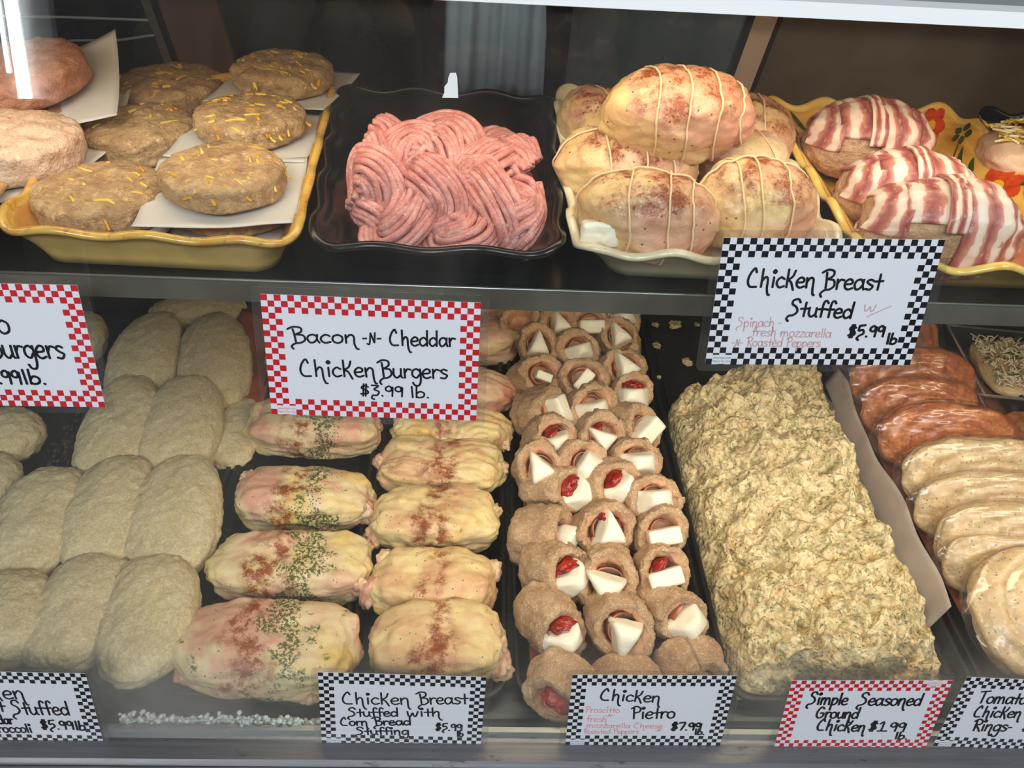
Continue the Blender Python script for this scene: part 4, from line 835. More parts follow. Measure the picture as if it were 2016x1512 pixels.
RL = [  # label, mouth px, az, el, chunk, twist, pepper angle
 ('breaded roll without visible cheese in the back corner of the roll tray', (1022, 628), -10, 62, None, 0, 0, .0),
 ('back row roll with a pink tipped white wedge under the shelf edge', (1099, 641), 10, 48, 'wedge', .2, 0, 1),
 ('back row roll with a broad white cheese block under the shelf edge', (1162, 640), 0, 42, 'block', .05, 0, 1),
 ('back row roll cut off by the shelf edge beside the empty black tray', (1226, 622), 5, 48, 'ball', .3, 0, 1),
 ('second row roll with a pointed white cheese wedge by the chicken tray', (1059, 679), -8, 50, 'wedge', .1, 0, 1),
 ('second row roll with a small rounded cheese piece in the middle', (1141, 690), 8, 44, 'ball', .2, 0, 1),
 ('second row roll with a small triangular cheese beside the empty black tray', (1220, 660), -12, 50, 'wedge', .6, 0, 1),
 ('third row roll with broad prosciutto and a narrow cheese piece', (1068, 737), 25, 46, 'block', -.6, 0, .6),
 ('third row roll with an upright cheese block in the middle of the tray', (1150, 745), 0, 50, 'block', .9, 0, .8),
 ('third row roll with a large flat cheese wedge beside the empty tray', (1231, 721), 6, 48, 'wedge', .5, 0, 1.1),
 ('fourth row roll lying on its side with a tall cheese block', (1090, 806), 48, 36, 'block', 1.5, 0, 1.05),
 ('fourth row roll with purple prosciutto over an oval cheese in the middle', (1168, 803), 6, 44, 'ball', .2, 0, 1.1),
 ('fourth row roll with red pepper behind cheese beside the ground chicken', (1246, 776), 0, 46, 'ball', .0, 1.2, 1.15),
 ('fifth row roll with dark red pepper beside a rounded cheese', (1094, 867), 16, 40, 'ball', .1, 2.6, 1.05),
 ('fifth row roll with charred red pepper left of a cheese wedge', (1188, 861), 10, 42, 'wedge', .8, 2.9, 1),
 ('fifth row roll with a big cheese slab sliding out towards the ground chicken', (1267, 843), 30, 38, 'block', .5, 0, 1.2),
 ('sixth row roll with a large pointed cheese wedge by the chicken tray', (1066, 922), 0, 48, 'wedge', .5, 0, 1.2),
 ('sixth row roll with an onion shaped cheese in the middle', (1155, 917), 6, 48, 'ball', .9, 0, 1.1),
 ('sixth row roll with ruffled prosciutto above a wide cheese', (1258, 906), 8, 46, 'ball', .0, 0, 1.2),
 ('seventh row roll lying on its side with a red pepper tip', (1130, 967), 52, 30, 'ball', .4, 1.9, 1.1),
 ('seventh row roll tilted sideways with pepper and cheese in the middle', (1218, 957), 36, 36, 'ball', .3, 2.4, 1.1),
 ('seventh row roll with half dome cheese beside the ground chicken', (1290, 980), 0, 48, 'ball', .1, 0, 1.15),
 ('eighth row roll lying on its side with a small cheese brick', (1108, 1058), 62, 24, 'block', .1, 0, .85),
 ('eighth row roll with a tall pointed cheese wedge in the middle', (1195, 1046), 4, 46, 'wedge', .0, .9, 1.3),
 ('eighth row roll with a tilted cheese rectangle beside the ground chicken', (1306, 1050), 0, 50, 'block', .2, 0, .95),
 ('ninth row roll with red pepper above a big smooth cheese', (1122, 1134), 42, 34, 'ball', .3, 1.4, 1.35),
 ('ninth row roll with cheese touching its neighbour in the middle', (1196, 1148), -6, 46, 'wedge', 1.0, 0, 1.25),
 ('ninth row roll with red pepper beside a cheese rectangle', (1310, 1132), 0, 50, 'block', .3, 2.8, .95),
 ('tenth row roll tipped down with cheese and red pepper at its lip', (1106, 1250), 24, 22, 'ball', .2, 1.5, 1.25),
 ('tenth row roll with a triangular cheese pointing down in the middle', (1228, 1242), 4, 40, 'wedge', 2.9, 0, 1.25),
 ('tenth row roll with cheese tucked under its lip beside the ground chicken', (1350, 1222), 26, 30, 'ball', .4, 0, 1.1),
 ('front row roll curling down beside the corner of the price sign', (1094, 1388), -24, 4, None, 0, 1.2, 1),
 ('front row roll with pepper just above the price sign', (1246, 1396), 0, 6, 'ball', .4, 2.4, 1),
 ('front row roll with a small cheese stub above the price sign', (1376, 1350), 12, 8, 'block', 1.4, 0, .8)]
for k, (lb, m, az, el, ck, tw, pe, ch) in enumerate(RL):
    roll(lb, m, az, el, 101+k, ck=ck, tw=tw, pep=pe, ch=ch if ch else 1, L=.046 if k > 30 else .060, R=.0305+.0014*((k*7) % 3-1), pros=bool(ck) or k > 20)

# ------------------------------------------------------------------ seasoned ground chicken
LP = [at(x, y, ZD+.012)[:2] for x, y in ((1428, 738), (1402, 776), (1318, 808), (1333, 900), (1362, 1030), (1392, 1160), (1420, 1270), (1450, 1372))]
RP = [at(x, y, ZD+.012)[:2] for x, y in ((1588, 735), (1618, 790), (1634, 832), (1666, 900), (1722, 1030), (1790, 1160), (1838, 1270), (1850, 1372))]
LP, RP = bez(LP, 30), bez(RP, 30); n0 = len(LP); nv = 110; tv = np.linspace(-1, 1, nv)
u = np.linspace(0, 1, n0); Hh = .062*np.clip(np.minimum(u/.10, (1-u)/.05), 0, 1)**.5*(.86+.14*np.cos((u-.55)*3))
P = []
for i in range(n0):
    w = np.sign(tv)*np.abs(tv)**.85; xy = LP[i]*(1-(w[:, None]+1)/2)+RP[i]*((w[:, None]+1)/2); z = Hh[i]*(1-np.abs(w)**2.6)**.55; P.append(np.column_stack([xy, z]))
P = np.concatenate(P); z = P[:, 2]/.062; k = fbm(P*24, 4, 77, .55); fine = fbm(P*110, 3, 78, .6); rg = 1-np.abs(fbm(P*42, 3, 90))
dl = np.clip(z*1.6, 0, 1)
P[:, 2] += (.014*k+.0045*fine+.017*(rg-.6))*dl; P[:, 0] += (.004*fbm(P*40+9, 3, 79)+.0022*fine)*np.clip(z+.3, 0, 1); P[:, 1] += (.007*fbm(P*40+31, 3, 80)+.003*fbm(P*90+5, 2, 83))*np.clip(z+.3, 0, 1)
P[:, 2] = np.maximum(P[:, 2]+.004, .0005)
org = np.array([.385, .72, ZD+.0032]); q = P.copy(); q[:, :2] -= org[:2]
gm = mesh('seasoned_ground_chicken', q, grid_f(n0, nv), M_SEAS, loc=org, label='long mound of herb seasoned ground chicken in the tray beside the plastic sheet', cat='ground chicken')
sm = gm.modifiers.new('sub', 'SUBSURF'); sm.levels = 1; sm.render_levels = 1
tx = bpy.data.textures.new('meat_grain', 'CLOUDS'); tx.noise_scale = .010; tx.noise_depth = 2
dm = gm.modifiers.new('grain', 'DISPLACE'); dm.texture = tx; dm.strength = .0062; dm.mid_level = .5; dm.texture_coords = 'LOCAL'
# scraps left on the empty back part of the tray
for k, (lb, x, y, s) in enumerate((('larger ground chicken scrap on the empty part of the black tray', 1328, 642, .008), ('small pale scrap nearest the roll tray on the empty black tray', 1290, 640, .005), ('ground chicken scrap lying below the others beside the roll tray', 1293, 682, .006), ('wide thin scrap beside the black price sign on the empty tray', 1352, 715, .007), ('tiny scrap close to the black price sign on the empty tray', 1372, 640, .004), ('single crumb on the rim between the roll tray and the empty tray', 1297, 743, .003))):
    d, F = cs(8); V = se(d, s, s*1.2, s*.35, 2)*(1+.5*fbm(d*2.5+k*9, 3, k))[:, None]; V[:, 2] -= V[:, 2].min(); p = at(x, y, ZD+.004)
    mesh('meat_scrap', V, F, M_SEAS, loc=(p[0], p[1], ZD+.0032), label=lb, cat='meat scrap', group='ground chicken scraps')
# frosted sheet between the mound and the sausages
A, B = at(1650, 728, ZD+.045), at(1882, 1200, ZD+.045); nx = 40; V = []
for i in range(nx):
    t = i/(nx-1); c = A+(B-A)*t; wob = .0035*math.sin(t*9+1)+.002*math.sin(t*23)
    for j in range(8): s = j/7; V.append((c[0]-.016*(1-s)-.004+wob*s, c[1], ZD+.0036+(.044+.003*math.sin(t*14))*s))
sh = mesh('plastic_sheet', V, grid_f(nx, 8), M_SHEET, label='frosted plastic sheet standing between the seasoned ground chicken and the sausage packs', cat='plastic sheet'); sh.modifiers.new('t', 'SOLIDIFY').thickness = .001

# ------------------------------------------------------------------ sausage coils in plastic wrap
def sausage(name, c1, c2, c3):
    n = NT(name, .38, .5, sss=.15, sssr=.004, coat=.2); c = n.ramp(n.noise(60, 4, .65), [(.3, c1), (.5, c2), (.72, c3)])
    c = n.mix(n.M('MULTIPLY', n.mr(n.vor(150), .2, .1), .7), c, tuple(int(v*.4) for v in c1)); c = n.mix(n.mr(n.noise(240, 2, .7), .6, .7, 0, .5), c, tuple(min(255, int(v*1.2)) for v in c3)); n.set('Base Color', c); n.bump(n.noise(90, 3), .0012, .7); n.bump(n.noise(34, 2, .5, 1.5, co=n.scaled((.5, 3, 3))), .0015, .7); return n.m
M_SAUB = sausage('tomato_sausage', (150, 80, 44), (184, 108, 62), (206, 142, 92)); M_SAUP = sausage('pale_chicken_sausage', (190, 156, 112), (212, 182, 138), (226, 202, 164))
def pack(label, px, w, h, th, tilt, yaw, mat, seed, zc=None, ridge=.0016):
    zc = ZD+.006+.5*(h*math.sin(abs(tilt))+th*math.cos(tilt)) if zc is None else zc
    c = at(px[0], px[1], zc); c[0] = .512+w/2+max(0, c[0]-.512-w/2)*.4; t = thing('sausage_pack', label, 'sausage pack', tuple(c), (tilt, 0, yaw), 'wrapped chicken sausage coils')
    d, F = cs(34); V = se(d, w/2, h/2, th/2, 2.7); r = np.hypot(V[:, 0]/(w/2), V[:, 1]/(h/2)); an = np.arctan2(V[:, 1], V[:, 0])
    V[:, 2] += np.sign(V[:, 2])*ridge*1.6*np.abs(np.sin((r*3.6+an/(2*math.pi))*math.pi))*np.clip(np.abs(d[:, 2])*2, 0, 1); V *= (1+.04*fbm(d*1.5+seed, 3, seed))[:, None]; V += d*(.0012*fbm(V*70+seed, 3, seed+1))[:, None]
    mesh('sausage_coil', V, F, mat, t)
    W = se(d, w/2+.004, h/2+.003, th/2+.0028, 2.5); W *= (1+.04*fbm(d*1.5+seed, 3, seed))[:, None]; W[:, 0] += np.sign(d[:, 0])*.007*np.clip(np.abs(d[:, 0])-.75, 0, 1)*4
    W += d*(.0015*np.abs(fbm(np.column_stack([W[:, 0]*40, W[:, 1]*130, W[:, 2]*130])+seed, 3, seed+6)))[:, None]; mesh('plastic_wrap', W, F, M_FILM, t); return t
pack('topmost reddish coil pack showing its rings beside the black sign', (1822, 662), .135, .125, .030, .62, .05, M_SAUB, 3)
pack('reddish sausage pack just below the corner of the black sign', (1775, 752), .168, .096, .029, 1.1, -.06, M_SAUB, 5)
pack('thin reddish sausage pack, second of the red ones below the sign', (1792, 806), .150, .086, .024, 1.1, -.06, M_SAUB, 7)
pack('thick reddish sausage pack in front of the other red ones', (1812, 862), .168, .092, .030, 1.1, -.05, M_SAUB, 9)
pack('pale sausage pack lying directly against the red ones', (1868, 938), .190, .096, .033, 1.1, -.03, M_SAUP, 11)
pack('thin pale sausage pack behind a thicker pale one', (1905, 1000), .190, .086, .026, 1.1, -.02, M_SAUP, 13)
pack('thick pale sausage pack behind the spiral one', (1915, 1066), .185, .092, .033, 1.1, -.06, M_SAUP, 15)
pack('thin pale sausage pack leaning on the spiral one', (1945, 1122), .165, .076, .025, 1.1, -.12, M_SAUP, 17)
pack('front pale sausage coil with its spiral facing up by the sign', (1950, 1205), .176, .140, .034, .42, .1, M_SAUP, 19, ridge=.0035)

# ------------------------------------------------------------------ clear lidded containers
def clamshell(label, c, w, l, yaw, seed, tilt=0):
    t = thing('clear_container', label, 'food container', c, (tilt, 0, yaw)); mb = MB()
    def ring(ins, z): a, b = w/2-ins, l/2-ins; return [(-a, -b, z), (a, -b, z), (a, b, z), (-a, b, z)]
    L = [ring(.012, 0), ring(.004, .024), ring(-.004, .025), ring(-.004, .027), ring(.004, .0275), ring(.008, .036), ring(.016, .038)]; V = np.concatenate(L)
    mesh('plastic_shell', V, grid_f(len(L), 4, False, True)+[(24, 25, 26, 27), (3, 2, 1, 0)], M_FILM, t, smooth=False)
    V2 = [(sx*(w/2+.003), sy*(l/2+.003), .0262) for sx, sy in ((-1, -1), (1, -1), (1, 1), (-1, 1))]; V2 = np.concatenate([np.linspace(V2[k], V2[(k+1) % 4], 8)[:-1] for k in range(4)])
    MB().tube(V2, .0016, 6, closed=True).obj('lid_rim_highlight', M_SHEET, t)  # whitish tube along the flange, standing in for the highlight on its edge
    d, F = cs(26); P = se(d, w/2-.016, l/2-.016, .012, 3.2); P[:, 2] += .015+.003*fbm(d*3+seed, 3, seed); mesh('chicken', P, F, M_SAUB if not seed % 2 else M_SKIN_PAP, t)
    if seed % 2:
        R2 = random.Random(seed); mb = MB(); mg = MB()
        for k in range(330):
            x, y = R2.uniform(-1, 1)*(w/2-.024), R2.uniform(-1, 1)*(l/2-.022); yw = R2.uniform(0, 6.28); q = R2.uniform(.006, .016); P = [(x+q*s*math.cos(yw), y+q*s*math.sin(yw), .0285+.004*R2.random()-abs(s)*.004) for s in (-.5, 0, .5)]; mb.tube(P, .0011, 5)
        for k in range(36):
            x, y = R2.uniform(-1, 1)*(w/2-.024), R2.uniform(-1, 1)*(l/2-.022); d2, F2 = cs(2); mg.add(se(d2, .003, .002, .0012, 2)+np.array([x, y, .031]), F2)
        mb.obj('shredded_cheese', plain('melting_cheese', (246, 234, 200), .5, sss=.2), t, kind='stuff'); mg.obj('chopped_herbs', plain('olive_herbs', (84, 82, 46), .7), t, kind='stuff')
    return t
p = at(1985, 712, ZD+.03); clamshell('clear container of cheese and herb topped chicken below the shelf edge', (p[0]+.018, p[1], ZD+.0005), .15, .17, -.12, 3)
p = at(2030, 850, ZD+.03); clamshell('clear container at the picture edge in front of the herb topped one', (p[0]+.03, p[1]-.005, ZD+.0005), .14, .15, -.12, 4)

# ------------------------------------------------------------------ price signs: handwriting strokes, checked border, card, laminate sleeve
GL = {  # x-height 1: (advance, strokes)
 'a': (1.05, [[(.82, .75), (.55, 1), (.2, .85), (.08, .45), (.25, .04), (.55, .08), (.82, .45)], [(.86, 1), (.83, .4), (.98, 0)]]),
 'b': (.95, [[(.12, 1.8), (.12, 0)], [(.12, .55), (.42, .95), (.78, .72), (.75, .22), (.4, 0), (.12, .15)]]),
 'c': (.9, [[(.78, .82), (.45, 1), (.12, .7), (.1, .3), (.38, 0), (.82, .14)]]),
 'd': (1.05, [[(.82, .7), (.5, .98), (.15, .75), (.1, .3), (.4, 0), (.82, .3)], [(.86, 1.8), (.86, 0)]]),
 'e': (.92, [[(.12, .5), (.7, .58), (.72, .9), (.4, 1), (.1, .65), (.15, .2), (.45, 0), (.85, .15)]]),
 'f': (.78, [[(.82, 1.55), (.58, 1.8), (.36, 1.5), (.36, 0)], [(.02, .85), (.78, .9)]]),
 'g': (1.02, [[(.8, .8), (.5, 1), (.15, .75), (.15, .25), (.5, .04), (.8, .4)], [(.86, 1), (.9, -.2), (.74, -.8), (.35, -.8), (.15, -.5)]]),
 'h': (1.02, [[(.1, 1.8), (.15, 0)], [(.15, .55), (.45, 1), (.7, .8), (.74, -.1), (.9, -.7), (1.08, -.78)]]),
 'i': (.5, [[(.22, 1), (.25, 0)], [(.22, 1.4), (.1, 1.54), (.22, 1.7), (.36, 1.55), (.22, 1.4)]]),
 'k': (1.0, [[(.12, 1.8), (.16, 0)], [(.78, 1.7), (.62, 1.1), (.2, .72), (.5, .55), (.86, -.25)]]),
 'l': (.42, [[(.15, 1.75), (.22, 0)]]),
 'm': (1.5, [[(.1, 1), (.15, 0)], [(.15, .6), (.4, 1), (.62, .8), (.66, 0)], [(.66, .6), (.92, 1), (1.16, .8), (1.3, 0)]]),
 'n': (1.02, [[(.1, 1), (.15, 0)], [(.15, .6), (.45, 1), (.74, .8), (.78, -.1), (.92, -.66), (1.08, -.72)]]),
 'o': (.98, [[(.5, 1), (.15, .8), (.1, .3), (.42, 0), (.8, .22), (.82, .75), (.5, 1)]]),
 'p': (.98, [[(.12, 1), (.14, -.8)], [(.12, .55), (.42, .98), (.8, .75), (.75, .25), (.4, 0), (.14, .15)]]),
 'r': (.75, [[(.12, 1), (.17, 0)], [(.17, .55), (.4, .95), (.75, .9)]]),
 's': (.82, [[(.72, .88), (.4, 1), (.15, .8), (.4, .55), (.72, .35), (.5, .02), (.1, .08)]]),
 't': (.75, [[(.38, 1.55), (.4, 0)], [(.0, .82), (.78, .88)]]),
 'u': (1.0, [[(.1, 1), (.12, .3), (.4, 0), (.76, .3)], [(.8, 1), (.8, .2), (.95, 0)]]),
 'w': (1.3, [[(.08, 1), (.2, .1), (.4, .05), (.6, .7), (.75, .1), (.95, .05), (1.15, 1)]]),
 'z': (.85, [[(.1, .95), (.75, .98), (.1, .03), (.8, .05)]]),
 'B': (1.25, [[(-.15, 1.62), (.3, 1.9), (.85, 1.8), (.9, 1.35), (.45, 1.0)], [(.26, 1.65), (.34, .9), (.4, .1)], [(.45, 1.0), (1.0, .88), (1.12, .35), (.8, 0), (.35, -.1), (.05, -.45), (.18, -.78)]]),
 'C': (1.3, [[(.84, 1.45), (.62, 1.85), (.26, 1.3), (.1, .6), (.36, .05), (1.0, .02)]]),
 'S': (1.25, [[(1.08, 1.5), (.8, 1.85), (.36, 1.7), (.32, 1.3), (.75, .98), (.92, .5), (.6, .1), (.2, 0), (.04, -.35), (.25, -.6)]]),
 'P': (1.1, [[(.3, 1.75), (.36, 0)], [(0, 1.5), (.5, 1.85), (1.0, 1.55), (.9, 1.05), (.36, .85)]]),
 'R': (1.15, [[(.3, 1.75), (.36, 0)], [(0, 1.5), (.5, 1.85), (1.0, 1.55), (.9, 1.1), (.4, .9), (.7, .5), (1.1, -.1)]]),
 'G': (1.3, [[(1.0, 1.5), (.6, 1.8), (.2, 1.2), (.15, .4), (.55, 0), (1.0, .3), (1.02, .8), (.6, .82)]]),
 'T': (1.2, [[(0, 1.7), (1.2, 1.85)], [(.6, 1.78), (.6, 0)]]),
 'K': (1.05, [[(.1, 1.75), (.2, 0)], [(.86, 1.8), (.74, 1.1), (.2, .7), (.5, .55), (.92, -.4)]]),
 'N': (1.0, [[(-.05, .0), (.22, .0), (.34, 1.25)], [(.34, 1.25), (.75, .12)], [(.75, .12), (.82, 1.3)]]),
 '-': (.55, [[(.05, .6), (.45, .62)]]), '.': (.35, [[(.12, .06), (.2, .0)]]), '/': (.9, [[(0, -.2), (1.1, 1.0)]]), ' ': (.6, []),
 '$': (1.05, [[(.85, 1.2), (.4, 1.35), (.2, 1.0), (.7, .7), (.75, .3), (.1, .2)], [(.42, 1.6), (.32, -.1)], [(.66, 1.6), (.56, -.1)]]),
 '#': (1.05, [[(.3, 1.5), (.2, 0)], [(.7, 1.5), (.6, 0)], [(.0, 1.0), (1.0, 1.1)], [(0, .5), (.95, .6)]]),
 '1': (.85, [[(.1, 1.15), (.45, 1.45), (.45, 0)], [(.05, 0), (.9, .02)]]), '7': (.9, [[(.05, 1.4), (.8, 1.45), (.35, 0)]]),
 '9': (.92, [[(.75, 1.0), (.5, 1.4), (.15, 1.2), (.2, .8), (.6, .75), (.78, 1.3), (.78, 0)]]),
 '5': (.95, [[(.2, 1.5), (.15, .85), (.6, .9), (.72, .45), (.3, .15), (.1, -.2), (.3, -.45)], [(.15, 1.45), (.8, 1.55)]]),
 '3': (.95, [[(.1, 1.45), (.75, 1.4), (.35, .9), (.78, .6), (.6, .1), (.2, .05), (.1, -.35), (.35, -.5)]])}
def stroke(mb, P, w, z):
    P = np.asarray(P); T = np.gradient(P, axis=0); T /= np.linalg.norm(T, axis=1)[:, None]+1e-12; N = np.column_stack([-T[:, 1], T[:, 0]])
    P = np.concatenate([[P[0]-T[0]*w*.35], P, [P[-1]+T[-1]*w*.35]]); N = np.concatenate([[N[0]*.6], N, [N[-1]*.6]])
    L, Rr = P+N*w/2, P-N*w/2; n = len(P); V = np.concatenate([np.column_stack([L, np.full(n, z)]), np.column_stack([Rr, np.full(n, z)])])
    mb.add(V, [(n+i, n+i+1, i+1, i) for i in range(n-1)])
def write(mb, text, a, b, xh, w, z):   # a, b = ends of the baseline in card coordinates
    adv = [GL[c][0] for c in text]; tot = sum(adv)-.1; ax = np.array(b)-np.array(a); L = np.linalg.norm(ax); ax /= L; ay = np.array([-ax[1], ax[0]]); sx = L/tot; x = 0
    for c, ad in zip(text, adv):
        for st in GL[c][1]:
            Q = bez([(p[0]+.015*math.sin(x*7+p[1]*3), p[1]) for p in st], 7); stroke(mb, np.array(a)+(x+Q[:, :1])*sx*ax+Q[:, 1:]*xh*ay, w, z)
        x += ad
SW, SH, SQ = .1397, .0889, .1397/33
def sign(label, cors, colr, lines, crop, imprint=(1, 0), off=.0016):
    """cors: known corners {index: pixel}, 0 TL 1 TR 2 BR 3 BL; lines: (text, start px, end px, x-height px, pen, ink) in crop pixels; crop = (x0, y0, scale)"""
    cx = {0: (-1, 1), 1: (1, 1), 2: (1, -1), 3: (-1, -1)}; G = {k: at_glass(*p) for k, p in cors.items()}
    best = None
    for an in np.linspace(-.12, .12, 241):
        e = np.array([math.cos(an), math.sin(an)]); f = np.array([-e[1], e[0]]); C = [G[k]-cx[k][0]*SW/2*e-cx[k][1]*SH/2*f for k in G]; c = np.mean(C, 0); er = sum(((q-c)**2).sum() for q in C)
        if best is None or er < best[0]: best = (er, an, c, e, f)
    _, an, c, e, f = best
    X = np.array([e[0], 0, 0])+e[1]*GU; Y = np.array([f[0], 0, 0])+f[1]*GU; O = glass_pt(c[0], c[1], off)
    M4 = Matrix([[X[i], Y[i], GN[i], O[i]] for i in range(3)]+[[0, 0, 0, 1]])
    t = thing('price_sign', label, 'sign', mat=M4, group='price signs on the front glass')
    loc = lambda p: (lambda d: np.array([d@e, d@f]))(at_glass(crop[0]+p[0]*crop[2], crop[1]+p[1]*crop[2])-c)
    MB().box((-SW/2, -SH/2, -.0002), (SW/2, SH/2, .0002)).obj('card', M_CARD, t, smooth=False)
    mb = MB()
    for i in range(33):
        for j in range(21):
            k = min(i, 32-i, j, 20-j)
            if k < 3 and (i+j) % 2 == 0:
                x, y = -SW/2+i*SQ, -SH/2+j*SQ; mb.add([(x, y, .00026), (x+SQ, y, .00026), (x+SQ, y+SQ, .00026), (x, y+SQ, .00026)], [(0, 1, 2, 3)])
    mb.obj('checked_border', M_RED if colr == 'red' else M_INK, t, smooth=False)
    inks = {}
    for ln in lines:
        text, a, b, xh = ln[:4]; pen = ln[4] if len(ln) > 4 else 6; ink = ln[5] if len(ln) > 5 else 'ink'
        A, B = loc(a), loc(b); m = (np.array(a)+np.array(b))/2; kx = np.linalg.norm(loc((m[0]+10, m[1]))-loc(m))/10; ky = np.linalg.norm(loc((m[0], m[1]-10))-loc(m))/10
        write(inks.setdefault(ink, MB()), text, A, B, xh*ky, pen*(kx+ky)/2, .00033+.00001*len(inks))
    for ink, mb in inks.items(): mb.obj({'ink': 'lettering', 'faint': 'faded_lettering', 'pink': 'faded_lettering'}[ink], {'ink': M_INK, 'faint': M_FAINT, 'pink': M_FAINTP}[ink], t, smooth=False)
    if imprint:
        x0, y0 = -SW/2+imprint[0]*SQ, -SH/2+imprint[1]*SQ
        p = MB().box((x0, y0+.0004, .00034), (x0+3*SQ, y0+SQ*1.7, .00038)).obj('imprint_patch', M_CARD, t, smooth=False)
        for k, tx_ in enumerate(('www.hubert.com', 'Made In The U.S.A.')):
            cu = bpy.data.curves.new('imprint', 'FONT'); cu.body = tx_; cu.size = .0023; o = bpy.data.objects.new('imprint', cu); COL.objects.link(o)
            dg = bpy.context.evaluated_depsgraph_get(); me = bpy.data.meshes.new_from_object(o.evaluated_get(dg)); bpy.data.objects.remove(o)
            vx = [v.co.x for v in me.vertices]; sc_ = 3*SQ*.94/max(1e-6, max(vx)-min(vx))
            for v in me.vertices: v.co = Vector((v.co.x*sc_+x0+.0004, v.co.y*1.1+y0+SQ*(1.0-.62*k), .00040))
            me.materials.clear(); me.materials.append(M_RED if colr == 'red' else M_INK); q = bpy.data.objects.new('imprint', me); COL.objects.link(q); q.parent = p
    a, b, r = SW/2+.0058, SH/2+.0050, .004; R_ = []
    for q, (sx, sy) in enumerate(((1, 1), (-1, 1), (-1, -1), (1, -1))):
        for th in np.linspace(0, math.pi/2, 6): R_.append((sx*(a-r)+r*math.cos(th+q*math.pi/2), sy*(b-r)+r*math.sin(th+q*math.pi/2)))
    n = len(R_); V = [(x, y, z) for z in (-.00035, .0006) for x, y in R_]
    mesh('laminate_sleeve', V, [tuple(range(n))[::-1], tuple(range(n, 2*n))]+[(i, (i+1) % n, n+(i+1) % n, n+i) for i in range(n)], M_SLEEVE, t, smooth=False, label='clear laminate sleeve')
    return t
sign('red checked sign reading Bacon -N- Cheddar Chicken Burgers $3.99 lb.', {0: (512.7, 576.2), 1: (948.8, 594.4), 2: (937.6, 824), 3: (534.4, 813.3)}, 'red',
     [('Bacon', (350, 492), (830, 497), 60, 15), ('-N-', (875, 500), (1012, 502), 62, 13), ('Cheddar', (1070, 512), (1548, 522), 62, 15), ('Chicken', (415, 738), (968, 745), 66, 15), ('Burgers', (1000, 748), (1495, 757), 66, 15), ('$3.99', (855, 878), (1168, 890), 52, 13), ('lb.', (1225, 895), (1362, 898), 46, 13)], (480, 540, .26786))
sign('black checked sign reading Chicken Breast Stuffed $5.99 lb with faded red writing', {0: (1425.6, 466.8), 1: (1856.4, 471), 2: (1789, 715.8), 3: (1387.2, 713.5)}, 'black',
     [('Chicken', (365, 494), (905, 502), 78, 19), ('Breast', (960, 512), (1428, 518), 78, 19), ('Stuffed', (690, 722), (1198, 744), 70, 19), ('w', (1290, 685), (1390, 688), 50, 10, 'faint'), ('/', (1330, 715), (1450, 720), 75, 9, 'faint'), ('Spinach -', (290, 812), (640, 808), 42, 9, 'faint'), ('fresh mozzarella', (410, 882), (1035, 895), 40, 9, 'faint'), ('-N- Roasted Peppers', (250, 962), (950, 970), 40, 9, 'faint'), ('$5.99', (1165, 890), (1452, 888), 58, 19), ('lb', (1470, 945), (1552, 948), 46, 19)], (1376, 440, .24802))
sign('red checked sign cropped at the picture edge, reading Burgers .99 lb.', {1: (153.6, 558.9), 2: (210, 799.2)}, 'red',
     [('o', (0, 375), (80, 376), 82, 16), ('.', (-35, 372), (-15, 372), 40, 16), ('Burgers', (-55, 532), (430, 537), 78, 16), ('.99', (5, 698), (150, 702), 58, 16), ('lb.', (165, 700), (308, 702), 50, 16)], (0, 540, .3042))
sign('black checked sign cropped at the picture edge, reading Stuffed and broccoli $5.99 lb', {1: (170, 1324), 2: (206.6, 1463)}, 'black',
     [('ken', (-40, 207), (150, 210), 44, 10), ('t', (0, 278), (36, 280), 34, 10), ('Stuffed', (78, 296), (402, 300), 42, 10), ('dar', (0, 350), (84, 351), 28, 9), ('roccoli', (0, 398), (190, 399), 27, 9), ('$5.99', (240, 378), (425, 382), 32, 10), ('lb', (435, 384), (492, 387), 28, 10)], (0, 1300, .34722), imprint=None)
sign('black checked sign reading Chicken Breast Stuffed with Corn Bread Stuffing', {1: (955.8, 1331), 2: (948, 1467.4), 3: (633.5, 1459.4)}, 'black',
     [('Chicken', (165, 184), (462, 187), 28, 7), ('Breast', (500, 186), (716, 184), 28, 7), ('Stuffed', (190, 240), (412, 239), 21, 7), ('with', (450, 239), (600, 239), 21, 7), ('Corn', (158, 279), (278, 280), 19, 7), ('Bread', (305, 279), (468, 277), 19, 7), ('Stuffing', (225, 320), (458, 319), 18, 7), ('$5.99', (575, 300), (692, 303), 20, 7), ('lb', (670, 327), (698, 328), 14, 7)], (600, 1300, .44643))
sign('black checked sign reading Chicken Pietro $7.99 lb. with faded pink writing', {0: (1128, 1327.7), 1: (1450.4, 1329.5), 2: (1417, 1461.6), 3: (1111, 1461.6)}, 'black',
     [('Chicken', (1297, 167), (1562, 178), 27, 7.5), ('Pietro', (1435, 250), (1628, 247), 29, 7.5), ('Proscitto', (1235, 222), (1385, 224), 15, 3, 'pink'), ('-N-', (1322, 241), (1362, 242), 9, 3, 'pink'), ('fresh', (1240, 262), (1330, 265), 15, 3, 'pink'), ('mozzarella Cheese', (1240, 289), (1575, 292), 13, 3, 'pink'), ('Roasted Peppers', (1228, 315), (1470, 315), 12, 3, 'pink'), ('-N-', (1542, 305), (1572, 306), 9, 3, 'pink'), ('$7.99', (1610, 300), (1742, 300), 22, 8), ('lb.', (1715, 319), (1758, 319), 14, 7)], (600, 1300, .44643))
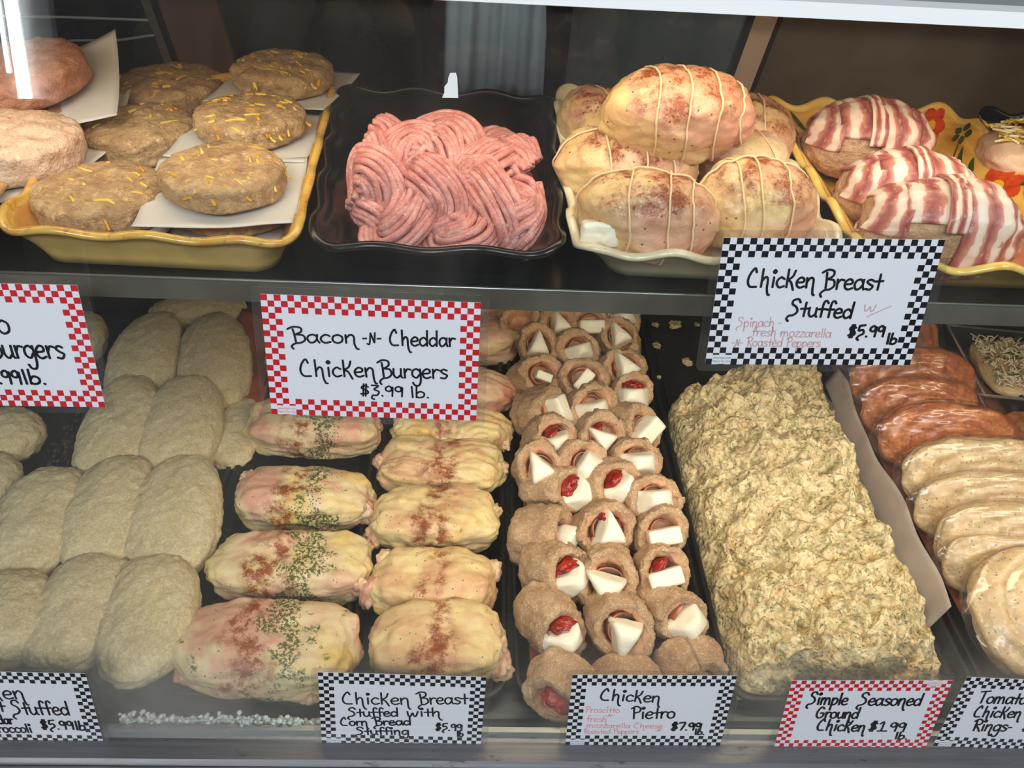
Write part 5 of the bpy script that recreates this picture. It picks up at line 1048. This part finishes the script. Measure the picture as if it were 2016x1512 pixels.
sign('red checked sign reading Simple Seasoned Ground Chicken $1.99 lb.', {0: (1557.4, 1335.1), 1: (1874.6, 1335.8), 2: (1820.2, 1471.7), 3: (1521.3, 1473.3)}, 'red',
     [('Simple', (612, 272), (865, 276), 42, 12), ('Seasoned', (935, 278), (1340, 280), 42, 12), ('Ground', (662, 360), (937, 363), 38, 12), ('Chicken', (668, 438), (978, 448), 38, 12), ('$1.99', (1000, 442), (1232, 448), 38, 11), ('lb.', (1172, 495), (1252, 496), 24, 11)], (1400, 1300, .30556), imprint=(28, 19.2))
sign('black checked sign cropped at the picture edge, reading Tomato Chicken Rings', {0: (1901.1, 1331.5), 3: (1835.4, 1463.5)}, 'black',
     [('Tomato', (1700, 264), (2012, 271), 40, 11), ('Chicken', (1675, 352), (1978, 359), 36, 11), ('Rings-', (1665, 442), (1915, 446), 38, 11), ('$', (1990, 442), (2032, 442), 38, 11)], (1400, 1300, .30556))

# scraps on the glass and at its foot
def torn(): return [(-.42, -.5), (.45, -.48), (.38, .35), (.30, .52), (.0, .5), (-.1, .3), (-.12, .12), (-.3, -.05), (-.3, -.3)]
g = at_glass(886, 168); O = glass_pt(g[0], g[1], .0008); M4 = Matrix([[(1, 0, 0)[i], GU[i], GN[i], O[i]] for i in range(3)]+[[0, 0, 0, 1]]); tp = [(x*.0105, y*.0135) for x, y in torn()]; n = len(tp)
mesh('torn_label', [(x, y, z) for z in (-.0003, .0003) for x, y in tp], [tuple(range(n))[::-1], tuple(range(n, 2*n))]+[(i, (i+1) % n, n+(i+1) % n, n+i) for i in range(n)], M_LABEL, smooth=False, mat=M4, label='torn white scrap of label stuck on the glass above the pink chicken', cat='label remnant')
mb = MB(); R2 = random.Random(12)
for k in range(620):
    u_ = R2.random(); x = -.30+.215*u_+R2.gauss(0, .004); hgt = .016*(.45+.65*abs(math.sin(u_*9+.6))) if u_ < .68 else .007*(1-abs(u_-.85)*4); s = R2.uniform(.0005, .0030)
    y = .404+R2.random()*.014; z = .5845+s*.3+max(0, hgt)*R2.random()*(1-(y-.404)/.018) if y < .41 else .5845-(y-.4005)*.85+s*.4+.002*R2.random()
    d, F = cs(2); mb.add(se(d, s, s*R2.uniform(.6, 1.3), s*.8, 2)*(1+.4*fbm(d*2+k, 1, k))[:, None]+np.array([x, y, z]), F)
mb.obj('frost_crumbs', M_ICE, label='white frost and crumbs heaped along the foot of the glass', cat='crumbs', kind='stuff')
mb = MB()
for k in range(120):
    x, y = R2.uniform(-.5, -.472)+R2.gauss(0, .004), R2.uniform(.72, .86); s = R2.uniform(.0007, .003); d, F = cs(2); mb.add(se(d, s, s*1.4, s*.6, 2)+np.array([x, y, ZD+.0215+s*.2]), F)
mb.obj('breading_crumbs', plain('dark_crumbs', (62, 50, 38), .8, var=30, vs=200), label='dark crumbs on the rims between the outermost tray and the fillet tray', cat='crumbs', kind='stuff')
